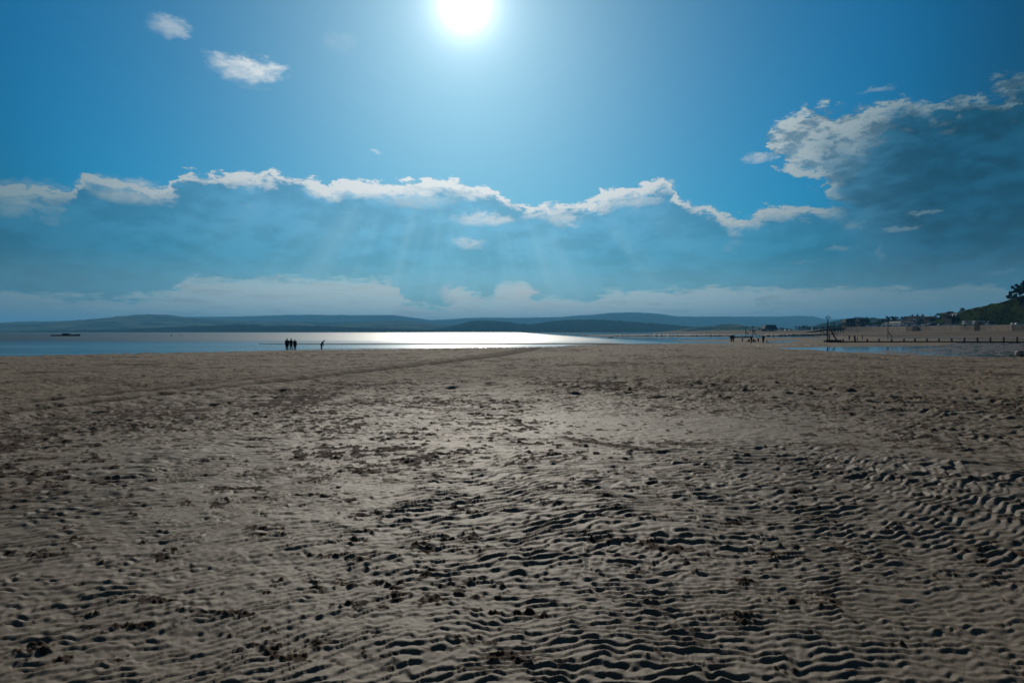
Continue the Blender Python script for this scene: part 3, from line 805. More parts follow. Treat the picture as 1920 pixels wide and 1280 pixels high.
def sea_wall():
    pxs = list(range(1580, 2420, 8))
    root = empty('sea_wall', (wall_pt(1750).x, wall_pt(1750).y, 0))
    off = Vector((root.location.x, root.location.y, 0))
    w = MB(); cpg = MB()
    for a, b_ in zip(pxs, pxs[1:]):
        A0, A1 = wall_pt(a) - off, wall_pt(b_) - off
        for mb, (y0, y1, zt, zb) in ((w, (0, 1.4, -0.30, None)), (cpg, (-0.12, 1.5, 0, -0.28))):
            z0, z1 = A0.z + zt, A1.z + zt
            l0 = -0.6 if zb is None else A0.z + zb; l1 = -0.6 if zb is None else A1.z + zb
            bt = 0.5 if zb is None else 0
            mb.solid([(A0.x, A0.y + y0 - bt, l0), (A1.x, A1.y + y0 - bt, l1), (A1.x, A1.y + y1, l1), (A0.x, A0.y + y1, l0),
                      (A0.x, A0.y + y0, z0), (A1.x, A1.y + y0, z1), (A1.x, A1.y + y1, z1), (A0.x, A0.y + y1, z0)],
                     [(0, 1, 5, 4), (4, 5, 6, 7), (2, 3, 7, 6)])
    w.build('wall_face', M['wall'], root)
    cpg.build('coping', M['coping'], root)
    # buttresses with steps, their shadow painted in as dark masonry
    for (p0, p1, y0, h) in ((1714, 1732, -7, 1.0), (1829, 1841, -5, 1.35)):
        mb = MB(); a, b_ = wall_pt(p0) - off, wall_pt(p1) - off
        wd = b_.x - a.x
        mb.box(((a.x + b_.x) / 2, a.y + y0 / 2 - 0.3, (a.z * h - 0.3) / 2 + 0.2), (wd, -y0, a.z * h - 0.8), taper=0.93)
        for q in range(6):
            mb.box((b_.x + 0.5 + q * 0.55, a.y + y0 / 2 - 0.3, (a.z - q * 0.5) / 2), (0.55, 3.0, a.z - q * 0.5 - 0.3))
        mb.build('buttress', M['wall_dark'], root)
    tag(root, 'long stained concrete sea wall at the back of the beach below the parked vehicles', 'sea wall')
    rd = MB()
    for a, b_ in zip(pxs, pxs[1:]):
        A0, A1 = wall_pt(a, 1.5), wall_pt(b_, 1.5)
        rd.poly([(A0.x, A0.y, A0.z - .15), (A1.x, A1.y, A1.z - .15), (wall_pt(b_, 170).x, wall_pt(b_, 170).y, A1.z + .3), (wall_pt(a, 170).x, wall_pt(a, 170).y, A0.z + .3)])
    tag(rd.build('promenade_road', M['asphalt']), kind='structure')
sea_wall()

def slipway():
    p = at(1545, 621, 590)
    root = empty('slipway_ramp', (p.x, p.y, 0))
    o0 = Vector((p.x, p.y, 0))
    prof = [(1505, 623.2, 623.8), (1530, 619.5, 622.6), (1546, 616.5, 620), (1562, 615.2, 618), (1586, 614.2, 617)]
    mb = MB()
    for (a, ta, ba), (c_, tc, bc) in zip(prof, prof[1:]):
        A, B_, C, D_ = at(a, ta, 590) - o0, at(c_, tc, 590) - o0, at(c_, bc, 590) - o0, at(a, ba, 590) - o0
        Vv = [D_, C, B_, A] + [q + Vector((0, 6, 0)) for q in (D_, C, B_, A)]
        mb.solid(Vv, [(0, 1, 2, 3), (4, 7, 6, 5), (3, 2, 6, 7), (0, 4, 5, 1), (0, 3, 7, 4), (1, 5, 6, 2)])
    mb.build('deck', M['wall_dark'], root)
    for q in range(9):
        px = 1540 + q * 5.2
        A = at(px, 616.5, 590) - o0
        MB().box((A.x, 0.5, (A.z - 0.5) / 2 + 0.5), (0.55, 0.5, A.z - 0.3)).build('pile', M['timber'], root)
        if q < 8 and q % 2 == 0:
            MB().box((A.x + 0.9, 1.2, A.z - 1.6), (1.1, 0.2, 1.5)).build('infill_panel', M['render_pale'], root)
    rl = MB()
    for q in range(12):
        A = at(1548 + q * 3.2, 614.9, 590) - o0
        rl.box((A.x, 0.2, A.z + 0.4), (0.08, 0.08, 1.2))
    A, B_ = at(1548, 612.3, 590) - o0, at(1584, 611.6, 590) - o0
    rl.tube([(A.x, .2, A.z), (B_.x, .2, B_.z)], 0.06, 6)
    rl.build('handrail', M['iron'], root)
    tag(root, 'dark raised slipway ramp sloping down to the sand left of the sea wall', 'slipway')
slipway()

# ------------------------------------------------------------------ trees and bushes
def leaves(mb, centres, n, size, rnd):
    for (c_, r) in centres:
        for _ in range(n):
            while True:
                d = Vector((rnd.uniform(-1, 1), rnd.uniform(-1, 1), rnd.uniform(-1, 1)))
                if d.length < 1: break
            p = Vector(c_) + Vector((d.x * r[0], d.y * r[0], d.z * r[1]))
            s = size * rnd.uniform(0.5, 1.3)
            a = Vector((rnd.gauss(0, 1), rnd.gauss(0, 1), rnd.gauss(0, 1))).normalized()
            b_ = a.cross(Vector((rnd.gauss(0, 1), rnd.gauss(0, 1), rnd.gauss(0, 1)))).normalized()
            mb.poly([p - a * s, p + b_ * s * 0.7, p + a * s, p - b_ * s * 0.5])
    return mb

def make_tree(name, kind, h, spread, seed, mat, loc):
    rnd = random.Random(seed)
    root = empty(name, loc)
    tr = MB()
    tr.tube([(0, 0, -0.6), (rnd.uniform(-.2, .2), 0, h * .3), (rnd.uniform(-.3, .3), 0, h * .62), (0, 0, h * .9)], [h * .035, h * .026, h * .016, h * .004], 7)
    cs = []
    if kind in ('broad', 'dense'):
        for q in range(24):
            an, e = rnd.uniform(0, 6.28), rnd.uniform(0.35, 0.95)
            rr = spread * math.sqrt(rnd.random()) * math.sin(min(1, (1.08 - e) * 2.3) * math.pi / 2)
            cs.append(((math.cos(an) * rr, math.sin(an) * rr, h * e), (h * rnd.uniform(.09, .16), h * rnd.uniform(.06, .11))))
    elif kind == 'pine':
        for q in range(16):
            an, e = rnd.uniform(0, 6.28), rnd.uniform(0.55, 0.98)
            rr = spread * rnd.uniform(.2, 1) * (0.45 + 0.55 * math.sin(e * 3.1))
            cs.append(((math.cos(an) * rr, math.sin(an) * rr, h * e), (h * rnd.uniform(.10, .16), h * rnd.uniform(.025, .05))))
    else:
        for q in range(18):
            an = rnd.uniform(0, 6.28); e = rnd.uniform(0.12, 0.85)
            rr = spread * rnd.uniform(0, 1) * math.cos(e * 1.3)
            cs.append(((math.cos(an) * rr, math.sin(an) * rr, h * e), (h * rnd.uniform(.13, .24), h * rnd.uniform(.10, .18))))
    for (c_, r) in cs[::2]:
        tr.tube([(0, 0, h * .32), (c_[0] * .55, c_[1] * .55, (c_[2] + h * .32) * .5), c_], [h * .012, h * .008, h * .003], 5)
    tr.build('trunk', M['bark'], root)
    leaves(MB(), cs, 190 if kind == 'dense' else 75, h * (.030 if kind == 'dense' else .036), rnd).build('crown', mat, root)
    return root

# (px of trunk, base row, top row, distance, spread in px, kind, label)
TREES = [
    (1645, 611, 602, 560, 8, 'broad', 'low dark round tree just right of the big dark seafront house'),
    (1656, 611, 597, 575, 9, 'broad', 'dark tree rising behind the left end of the long white pavilion'),
    (1668, 610, 592, 590, 9, 'broad', 'tallest dark tree, peaking behind the left half of the white pavilion'),
    (1677, 609, 593, 590, 8, 'broad', 'tall dark tree second from the peak, behind the middle of the white pavilion'),
    (1634, 612, 604, 540, 6, 'bush', 'small dark bush against the right gable of the big seafront house'),
    (1689, 607, 594, 620, 6, 'pine', 'thin flat-topped tree above the turret of the white pavilion'),
    (1700, 606, 593, 640, 6, 'broad', 'small open tree between the white pavilion and the chimneyed house'),
    (1708, 604, 592, 640, 5, 'broad', 'dark tuft of a tree left of the two-chimney house'),
    (1724, 612, 598.5, 500, 11, 'broad', 'broad black-green tree above the left sea wall buttress'),
    (1713, 611, 600, 500, 8, 'broad', 'dark round tree left of the broad tree above the buttress'),
    (1762, 603, 586.5, 540, 8, 'broad', 'dark spreading tree on the slope left of the zigzag-gabled house'),
    (1770, 602, 588, 540, 6, 'pine', 'thin dark tree nearest the left side of the small square house'),
    (1804, 594, 577, 510, 7, 'pine', 'layered pine standing on the cliff shoulder right of the zigzag-gabled house'),
    (1815, 588, 580, 505, 3, 'bush', 'small pointed bush alone on the cliff crest right of the pine'),
    (1575, 619, 606, 620, 9, 'broad', 'dark tree just left of the big seafront house, behind the slipway'),
    (1563, 619, 609.5, 700, 9, 'broad', 'rounded dark tree behind the tall beacon brace'),
    (1545, 619.5, 610.5, 820, 9, 'broad', 'low dark tree left of the tallest beacon pole'),
    (1498, 619.5, 610.2, 900, 8, 'broad', 'left part of the dark tree clump standing alone on the far dunes'),
    (1508, 619.5, 609.6, 900, 9, 'broad', 'middle of the dark tree clump standing alone on the far dunes'),
    (1516, 619.5, 611, 900, 6, 'bush', 'right end of the dark tree clump standing alone on the far dunes'),
    (1466, 619.3, 613.2, 930, 8, 'bush', 'dark hedge tree touching the right side of the black-roofed boathouse'),
    (1478, 619.5, 615, 930, 7, 'bush', 'low hedge bush farther right of the black-roofed boathouse'),
    (1424, 619.8, 615.5, 980, 5, 'bush', 'small dark bush left of the black-roofed boathouse'),
    (1407, 620.5, 617.5, 1050, 4, 'bush', 'tiny dark bush at the far left tip of the dunes'),
]
for i, (px, bp, tp, d, sp_, kd, lab) in enumerate(TREES):
    d = shift(px, d) + (30 if px > 1640 else 0)
    p = at(px, bp, d)
    h = (bp - tp) / F * d
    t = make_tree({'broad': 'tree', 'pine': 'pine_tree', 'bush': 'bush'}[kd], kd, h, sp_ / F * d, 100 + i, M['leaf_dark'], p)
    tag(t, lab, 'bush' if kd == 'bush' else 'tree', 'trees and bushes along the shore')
for i, (px, bp, tp, sp_, lab) in enumerate([(1911, 562, 533, 13, 'big ragged dark tree crowning the cliff at the right edge'),
                                            (1896, 566, 546, 8, 'lower spiky tree leaning left of the big cliff-top tree'),
                                            (1930, 560, 524, 14, 'dark tree on the cliff partly cut by the right edge')]):
    d = shift(px, 470 - 6 * i) + 30
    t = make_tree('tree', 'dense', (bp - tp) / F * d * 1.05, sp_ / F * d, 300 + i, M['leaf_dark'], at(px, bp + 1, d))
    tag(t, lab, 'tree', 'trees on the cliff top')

def cliff_bushes():
    rnd = random.Random(5)
    mb = MB()
    xs = [c_[0] for c_ in CLIFF]
    for _ in range(620):
        px = rnd.uniform(1745, 2150)
        py = float(IP(px, xs, [c_[1] for c_ in CLIFF])); D = float(IP(px, xs, [c_[2] for c_ in CLIFF]))
        top = EYE + (HOR - py) / F * D
        s = rnd.uniform(0.05, 1.04)
        z = 4.4 + (top - 4.4) * math.sin(min(s, 1) * math.pi / 2) ** 1.15
        Dm = D - 52 * (1 - s)
        x = (px - 960) / F * D * (0.5 + 0.5 * Dm / D)
        sz = rnd.uniform(0.5, 1.4) * (0.8 if s > .9 else 1)
        leaves(mb, [((x, Dm, z + sz * .35), (sz, sz * .7))], 16, 0.34, rnd)
    tag(mb.build('scrub', M['leaf']), 'low green scrub and gorse covering the cliff slope', kind='stuff')
cliff_bushes()

# ------------------------------------------------------------------ buildings
def house(name, px0, px1, base, eave, ridge, d, depth, wallm, roofm, label, cat='house', inset=(0, 0), wins=4, chim=(), rows=1, door=True, gables=0, turret=None, rz=0.0, stretch=1.0):
    """front faces the beach; px0..px1 wall width; inset shortens the ridge at each end (hipped or mansard)"""
    d = shift((px0 + px1) / 2, d)
    A = at((px0 + px1) / 2, base, d)
    root = empty(name, A, rz)
    w = (px1 - px0) / F * d * stretch; he = (base - eave) / F * d; hr = (base - ridge) / F * d
    MB().box((0, depth / 2, he / 2 - 3), (w, depth, he + 6)).build('wall', wallm, root)
    i0, i1 = inset[0] / F * d * stretch, inset[1] / F * d * stretch
    ov = 0.35
    a, b_ = -w / 2 - ov, w / 2 + ov
    rf = MB()
    flat_top = depth * 0.25 if (i0 or i1) else 0.0
    P = [(a, -ov, he + .01), (b_, -ov, he + .01), (b_, depth + ov, he + .01), (a, depth + ov, he + .01),
         (a + i0, depth / 2 - flat_top, hr), (b_ - i1, depth / 2 - flat_top, hr), (b_ - i1, depth / 2 + flat_top + .01, hr), (a + i0, depth / 2 + flat_top + .01, hr)]
    rf.solid(P, [(0, 3, 2, 1), (0, 1, 5, 4), (1, 2, 6, 5), (2, 3, 7, 6), (3, 0, 4, 7), (4, 5, 6, 7)])
    r = rf.build('roof', roofm, root)
    for cx in chim:
        x = (cx - (px0 + px1) / 2) / F * d
        c_ = MB().box((x, depth * .5, hr + .3), (1.3, .8, 2.4)).box((x, depth * .5, hr + 1.6), (1.5, 1.0, .25))
        for e in (-.35, .35):
            c_.tube([(x + e, depth * .5, hr + 1.7), (x + e, depth * .5, hr + 2.15)], .14, 6)
        c_.build('chimney', M['brick'], r)
    for rw in range(rows):
        for q in range(wins):
            x = -w / 2 + w * (q + .5) / wins
            z = he * (rw + .55) / rows
            ww, wh = min(1.5, w / wins * .6), min(1.5, he / rows * .5)
            f = MB()
            for bx in (((x, -.05, z + wh / 2 + .05), (ww + .2, .1, .1)), ((x, -.05, z - wh / 2 - .05), (ww + .2, .1, .1)),
                       ((x - ww / 2 - .05, -.05, z), (.1, .1, wh)), ((x + ww / 2 + .05, -.05, z), (.1, .1, wh)), ((x, -.05, z), (.07, .08, wh))):
                f.box(*bx)
            fo = f.build('window', M['white'], root)
            MB().box((x, -.015, z), (ww, .03, wh)).build('pane', M['glass'], fo)
    if door:
        MB().box((w * .5 / max(wins, 1) * .0 + w * .02, -.04, 1.0), (.95, .08, 2.0)).build('door', M['timber'], root)
    for q in range(gables):
        gw = w / gables
        x0 = -w / 2 + gw * q
        gb = MB()
        gb.prism([(x0 + .1, he - .2), (x0 + gw - .1, he - .2), (x0 + gw / 2, hr - .3)], -.9, depth / 2)
        go = gb.build('gable', wallm, root)
        bb = MB()
        for (u0, z0), (u1, z1) in (((x0, he - .35), (x0 + gw / 2, hr)), ((x0 + gw / 2, hr), (x0 + gw, he - .35))):
            bb.solid([(u0, -1.1, z0 - .28), (u1, -1.1, z1 - .28), (u1, -1.1, z1 + .1), (u0, -1.1, z0 + .1), (u0, -.92, z0 - .28), (u1, -.92, z1 - .28), (u1, -.92, z1 + .1), (u0, -.92, z0 + .1)],
                     [(0, 1, 2, 3), (4, 7, 6, 5), (3, 2, 6, 7), (0, 4, 5, 1), (0, 3, 7, 4), (1, 5, 6, 2)])
        bb.build('bargeboard', M['white'], go)
    if turret:
        cx, tw, tb, tt = turret
        x = (cx - (px0 + px1) / 2) / F * d * stretch
        rr = tw / 2 / F * d
        MB().tube([(x, rr * .6, 0), (x, rr * .6, (base - tb) / F * d)], rr, 12).build('turret_wall', wallm, root)
        MB().tube([(x, rr * .6, (base - tb) / F * d), (x, rr * .6, (base - tt) / F * d)], [rr * 1.25, .05], 12).build('turret_roof', M['render_pale'], root)
    tag(root, label, cat, 'buildings along the seafront')
    return root

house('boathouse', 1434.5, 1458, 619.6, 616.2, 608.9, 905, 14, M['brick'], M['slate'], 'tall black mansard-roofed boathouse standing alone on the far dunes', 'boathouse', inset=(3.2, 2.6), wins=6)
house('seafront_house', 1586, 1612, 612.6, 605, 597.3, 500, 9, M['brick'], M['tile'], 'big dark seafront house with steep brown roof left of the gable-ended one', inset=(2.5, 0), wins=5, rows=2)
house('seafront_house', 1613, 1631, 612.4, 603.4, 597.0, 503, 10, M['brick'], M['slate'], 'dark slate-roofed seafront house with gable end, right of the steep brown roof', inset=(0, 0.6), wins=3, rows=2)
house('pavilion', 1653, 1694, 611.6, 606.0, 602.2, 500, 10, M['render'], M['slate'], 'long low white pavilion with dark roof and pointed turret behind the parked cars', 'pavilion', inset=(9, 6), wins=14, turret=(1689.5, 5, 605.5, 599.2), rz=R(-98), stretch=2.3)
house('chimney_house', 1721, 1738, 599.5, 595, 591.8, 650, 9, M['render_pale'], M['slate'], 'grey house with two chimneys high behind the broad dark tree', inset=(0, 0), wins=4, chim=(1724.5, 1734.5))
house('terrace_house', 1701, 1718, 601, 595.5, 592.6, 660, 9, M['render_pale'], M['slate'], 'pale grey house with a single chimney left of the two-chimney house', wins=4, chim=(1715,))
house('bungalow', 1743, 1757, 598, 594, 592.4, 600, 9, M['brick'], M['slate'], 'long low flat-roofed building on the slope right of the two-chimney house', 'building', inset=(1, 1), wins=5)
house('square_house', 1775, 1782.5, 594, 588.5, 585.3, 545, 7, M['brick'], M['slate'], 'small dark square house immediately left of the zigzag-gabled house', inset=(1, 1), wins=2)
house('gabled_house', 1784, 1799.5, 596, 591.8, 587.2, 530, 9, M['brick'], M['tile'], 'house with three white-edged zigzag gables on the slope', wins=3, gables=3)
house('villa', 1783, 1791, 594, 588, 583.4, 552, 8, M['render'], M['coping'], 'pale roofed villa rising directly behind the zigzag gables', wins=2)
house('kiosk', 1745, 1751, 608.6, 604.8, 603.4, 478, 4, M['render'], M['slate'], 'small pale kiosk below the green slope, behind the parked cars', 'kiosk', wins=1)
house('beach_shop', 1411.5, 1417, 620.2, 618.2, 616.8, 1000, 6, M['render'], M['render_pale'], 'tiny pale-roofed hut on the dunes left of the black-roofed boathouse', 'hut', wins=2)

def pole(px, base, top, d, r, label, name='flagpole', cat='pole'):
    d = shift(px, d)
    p = at(px, base, d)
    root = empty(name, p)
    h = (base - top) / F * d
    MB().tube([(0, 0, -3), (0, 0, h)], [r, r * .5], 7).build('pole', M['render_pale'], root)
    MB().blob((0, 0, h + r), (r * 1.4,) * 3, 8, 5).build('finial', M['white'], root)
    tag(root, label, cat)
pole(1636.5, 612, 595.5, 480, .12, 'thin pale flagpole between the dark seafront house and the trees')
pole(1719, 611, 603, 455, .22, 'stout white post standing in front of the broad dark tree on the promenade', 'white_post')

# ------------------------------------------------------------------ vehicles
def car_parts(paint, L=4.2, W_=1.75, H=1.48, kind='car'):
    """car facing -Y at the origin"""
    root = empty('parked_car' if kind == 'car' else 'parked_van', (0, 0, 0))
    if kind == 'car':
        low = [(-L / 2, .35), (-L / 2 + .05, .72), (-L / 2 + .9, .90), (L / 2 - .15, .95), (L / 2, .70), (L / 2, .35)]
        cab = [(-L / 2 + .85, .88), (-L / 2 + 1.65, H - .04), (-L / 2 + 2.2, H), (L / 2 - .75, H - .03), (L / 2 - .12, .93)]
    else:
        low = [(-L / 2, .35), (-L / 2 + .05, .95), (-L / 2 + .8, 1.15), (L / 2 - .05, 1.2), (L / 2, .8), (L / 2, .35)]
        cab = [(-L / 2 + .7, 1.12), (-L / 2 + 1.4, H - .08), (-L / 2 + 1.9, H), (L / 2 - .15, H), (L / 2 - .02, 1.15)]
    def sweep(prof, w0, w1, zsplit):
        mb = MB(); n = len(prof)
        P = []
        for s in (-1, 1):
            for y, z in prof:
                w = w0 if z < zsplit else w1
                P.append((s * w / 2, y, z))
        mb.solid(P, [tuple(range(n)), tuple(range(2 * n - 1, n - 1, -1))] + [(q, q + n, (q + 1) % n + n, (q + 1) % n) for q in range(n)])
        return mb
    sweep(low, W_, W_, 9).build('body', paint, root, bevel=.06)
    sweep(cab, W_ - .12, W_ - .42, 1.25 if kind == 'car' else 1.3).build('cabin', paint, root, bevel=.04)
    ws = MB()
    (y0, z0), (y1, z1) = cab[0], cab[1]
    nx = Vector((0, -(z1 - z0), (y1 - y0))).normalized() * .03
    a, b_ = Vector((0, y0, z0)).lerp(Vector((0, y1, z1)), .12) + nx, Vector((0, y0, z0)).lerp(Vector((0, y1, z1)), .9) + nx
    ws.poly([(-W_ / 2 + .14, a.y, a.z), (W_ / 2 - .14, a.y, a.z), (W_ / 2 - .26, b_.y, b_.z), (-W_ / 2 + .26, b_.y, b_.z)])
    ws.build('windscreen', M['glass'], root)
    for s in (-1, 1):
        sd = MB()
        sd.poly([(s * (W_ / 2 - .055), y0 + .5, z0 + .08), (s * (W_ / 2 - .055), L / 2 - .6, z0 + .08), (s * (W_ / 2 - .19), L / 2 - .95, H - .14), (s * (W_ / 2 - .19), y1 + .12, H - .14)])
        sd.build('side_window', M['glass'], root)
        MB().box((s * (W_ / 2 - .28), -L / 2 - .005, .66), (.34, .06, .14)).build('headlight', M['lamp'], root)
    for sx in (-1, 1):
        for sy in (-1, 1):
            wh = MB()
            x = sx * (W_ / 2 - .1); y = sy * L * .31
            wh.tube([(x - .1, y, .32), (x + .1, y, .32)], .32, 14)
            wo_ = wh.build('wheel', M['rubber'], root)
            MB().tube([(x + sx * .09, y, .32), (x + sx * .115, y, .32)], .18, 10).build('rim', M['silver'], wo_)
    return root

CARPAINT = ['silver', 'white_car', 'black_car', 'blue_car', 'red_car', 'grey_car']
CNAME = {'silver': 'silver', 'white_car': 'white', 'black_car': 'black', 'blue_car': 'dark blue', 'red_car': 'red', 'grey_car': 'grey'}
protos = {}
ORD = ['first', 'second', 'third', 'fourth', 'fifth', 'sixth', 'seventh', 'eighth', 'ninth', 'tenth', 'eleventh', 'twelfth', 'thirteenth', 'fourteenth']
rnd = random.Random(11)
segs = [('before the dark trees left of the white pavilion', [1627.5, 1632, 1637, 1641.5, 1646, 1650.5]),
        ('in front of the long white pavilion', [1655.5, 1660.5, 1665, 1671.5, 1677, 1682, 1686.5, 1691]),
        ('above the left sea wall buttress', [1697, 1702, 1707.5, 1713, 1717.5, 1722.5, 1727.5]),
        ('below the green slope right of the left buttress', [1733, 1738, 1742.5, 1763, 1768, 1773, 1778, 1785, 1792]),
        ('at the far right beyond the pale van', [1903.5, 1911.5])]
seq = {0: 'white_car silver silver white_car silver blue_car'.split(), 1: 'silver black_car silver red_car white_car grey_car silver white_car'.split(),
       2: 'grey_car white_car black_car silver white_car silver black_car'.split(), 3: 'white_car silver black_car white_car grey_car silver white_car silver silver'.split(), 4: ['silver', 'white_car']}
for si, (where, xs_) in enumerate(segs):
    for q, px in enumerate(xs_):
        pc = seq[si][q]
        if pc not in protos:
            o = protos[pc] = car_parts(M[pc])
        else:
            o = copy_tree(protos[pc])
        p = wall_pt(px, 7)
        o.location = (p.x, p.y, p.z - .10)
        o.rotation_euler = (0, 0, rnd.uniform(-.12, .12) + (0.9 if si in (3, 4) and q > 3 else 0.25) + (0.9 if si == 4 else 0))
        tag(o, f'{CNAME[pc]} car {where}, {ORD[q]} from left', 'car', 'cars parked along the promenade')
vb = car_parts(M['blue_car'], 5.6, 2.0, 2.3, 'van')
p = wall_pt(1753.5, 8); vb.location = (p.x, p.y, p.z - .1); vb.rotation_euler = (0, 0, 1.1)
tag(vb, 'dark blue van parked beside the small pale kiosk below the green slope', 'van')
vc = car_parts(M['silver'], 6.2, 2.05, 2.5, 'van')
p = wall_pt(1857, 6); vc.location = (p.x, p.y, p.z - .1); vc.rotation_euler = (0, 0, -1.35)
tag(vc, 'long silver van parked on the promenade right of the motorhomes', 'van')
for q, (px, d, lab) in enumerate([(1498.5, 780, 'white car glinting under the lone dune trees, left of the pair'), (1504, 780, 'white car glinting under the lone dune trees, right of the pair')]):
    o = copy_tree(protos['white_car']); o.location = at(px, 619.9, d + 60); o.rotation_euler = (0, 0, 1.2)
    tag(o, lab, 'car', 'cars on the far dune road')
vw = car_parts(M['white_car'], 6.8, 2.3, 3.0, 'van')
vw.location = at(1528.5, 619.4, 690); vw.rotation_euler = (0, 0, 1.45)
tag(vw, 'white lorry-like van on the far dune road left of the slipway', 'van')
for q, px in enumerate([1440, 1455, 1467, 1474, 1482]):
    o = copy_tree(protos[['white_car', 'silver', 'silver', 'white_car', 'silver'][q]]); o.location = at(px, 620.2, 880); o.rotation_euler = (0, 0, .6 + q * .3)
    tag(o, f'{["white", "silver", "silver", "white", "silver"][q]} car on the far dunes by the boathouse, {ORD[q]} from the left', 'car', 'cars on the far dune road')

def motorhome(px, label, flip=1):
    p = wall_pt(px, 6)
    root = empty('motorhome', (p.x, p.y, p.z - .1), 0.06)
    L = 6.3
    MB().box((0, 0, 1.85), (L, 2.2, 2.3)).build('body', M['white'], root, bevel=.15)
    MB().box((-flip * (L / 2 + .25), 0, 1.0), (1.3, 2.0, 1.1)).build('cab', M['white'], root, bevel=.2)
    MB().box((-flip * (L / 2 - .3), 0, 2.6), (1.5, 2.1, .8)).build('overcab', M['white'], root, bevel=.2)
    for x in (-1.9, -.2, 1.7):
        f = MB().box((x, -1.12, 2.05), (1.0, .05, .65)).build('window', M['rubber'], root)
        MB().box((x, -1.155, 2.05), (.86, .03, .52)).build('pane', M['glass'], f)
    MB().box((.75, -1.12, 1.6), (.65, .04, 1.7)).build('door', M['render_pale'], root)
    for x in (-L * .33, L * .28):
        for y in (-.95, .95):
            MB().tube([(x, y - .12, .36), (x, y + .12, .36)], .36, 12).build('wheel', M['rubber'], root)
    tag(root, label, 'motorhome', 'motorhomes on the promenade')
motorhome(1815.5, 'white motorhome on the promenade, left one of two parked nose to tail')
motorhome(1835.5, 'white motorhome on the promenade, right one of two, above the right buttress')

# ------------------------------------------------------------------ groynes and beacons
def groyne(name, posts, rail, d, label, plank_h=0.45, post_w=.30, dx=0.0):
    a = at(posts[0][0], rail, d)
    root = empty(name, (a.x, a.y, SEA))
    for (px, top) in posts:
        p = at(px, top, d)
        h = p.z - SEA
        MB().box((p.x - a.x, 0, h / 2 - .25), (post_w, post_w, h + .5), taper=.92).build('post', M['timber'], root)
    x1 = at(posts[-1][0] + dx, rail, d).x - a.x
    zr = a.z - SEA
    mb = MB()
    n = 3
    for q in range(n):
        hh = (plank_h + zr) / n
        mb.box((x1 / 2 - .3, .22, zr - hh * (q + .5)), (x1 + 1.0, .10, hh - .02))
    mb.build('planking', M['timber_green'], root)
    tag(root, label, 'groyne')
    return root
gx = [1581, 1603.5, 1626.3, 1648, 1671.8, 1695, 1715.7, 1738, 1760.7, 1784.5, 1808.4, 1832.7, 1857, 1882, 1907.3, 1932.5, 1957, 1982]
D_G = 170.0
groyne('timber_groyne', [(x, float(IP(x, [1581, 1760, 1857, 1982], [635.6, 634.2, 631.6, 631]))) for x in gx], 639.3, D_G, 'long low timber groyne with evenly spaced posts running right from the beacon', dx=3)

def groyne_head():
    a = at(1562, 642, D_G - .6)
    root = empty('groyne_head', (a.x, a.y, SEA))
    w = 28.5 / F * D_G
    mb = MB()
    for q in range(3):
        mb.box((0, -.5, .12 + q * .24), (w, .22, .22))
        mb.box((0, .9, .12 + q * .24), (w, .22, .22))
    for e in (-1, 1):
        for q in range(3):
            mb.box((e * (w / 2 - .1), .2, .12 + q * .24), (.2, 1.16, .22))
    mb.build('crib_wall', M['timber'], root)
    MB().box((0, .2, .58), (w - .5, 1.1, .12)).build('deck', M['timber_green'], root)
    for (px, tp) in ((1554.6, 627.5), (1558.8, 636), (1575.5, 636.6)):
        h = (642 - tp) / F * D_G
        MB().box(((px - 1562) / F * D_G, -.2, h / 2), (.2, .2, h), taper=.9).build('post', M['timber'], root)
    tag(root, 'black timber crib at the seaward end of the groyne, foot of the tall beacon', 'groyne head')
groyne_head()

def beacon(px, base, top, d, tri, brace, label, r=.13, cross=False):
    a = at(px, base, d)
    root = empty('beacon', a)
    k_ = d / F
    h = (base - top) * k_
    hp = h - (tri * .45 * k_ if not cross else 0)
    MB().tube([(0, 0, -.6), (0, 0, hp)], [r * 1.15, r * .8], 8).build('pole', M['timber'], root)
    (bx0, by0, bx1, by1) = brace
    MB().tube([((bx0 - px) * k_, -.02, (base - by0) * k_), ((bx1 - px) * k_, -.25, (base - by1) * k_)], [r * .95, r * 1.25], 8).build('brace', M['timber'], root)
    t = MB()
    w = tri * k_ / 2
    if cross:
        t.tube([(-w, -r, h - w * .2), (w, -r, h - w * .2)], r * .6, 6)
        t.tube([(0, -r, h - w * 1.2), (0, -r, h + w * .6)], r * .6, 6)
        t.tube([(-w * .6, -r, h - w * .8), (w * .6, -r, h + w * .4)], r * .5, 6)
        t.tube([(w * .6, -r, h - w * .8), (-w * .6, -r, h + w * .4)], r * .5, 6)
    else:
        z0 = h - w * .95
        for A, B_ in (((-w, z0), (w, z0)), ((-w, z0), (0, h)), ((w, z0), (0, h))):
            t.tube([(A[0], -r * 1.1, A[1]), (B_[0], -r * 1.1, B_[1])], .07 * max(1, d / 250), 6)
    t.build('topmark', M['topmark'], root)
    tag(root, label, 'beacon', 'beacons marking the groyne ends')
    return root
beacon(1551.8, 641, 591.6, D_G, 10.5, (1552.5, 611, 1568.5, 638.5), 'tallest beacon pole with an open triangle on top and a thick diagonal brace', r=.15)
beacon(1563.4, 630, 605.5, 330, 4.5, (1563.5, 618, 1570, 629.8), 'thin beacon pole partly hidden behind the brace of the tallest beacon', r=.14, cross=True)
beacon(1664.8, 635.2, 604, 262, 4.5, (1665.2, 621, 1672.8, 632.6), 'slim beacon standing in the pool in front of the white pavilion', r=.13, cross=True)
beacon(1398.3, 631, 614.6, 384, 3.2, (1398.6, 620.5, 1403.5, 628), 'shorter left one of the two far beacons left of the boathouse', r=.16, cross=True)
beacon(1411.5, 630, 612.4, 400, 3.6, (1411.7, 619, 1417, 628.6), 'taller right one of the two far beacons, nearest the boathouse', r=.18, cross=True)
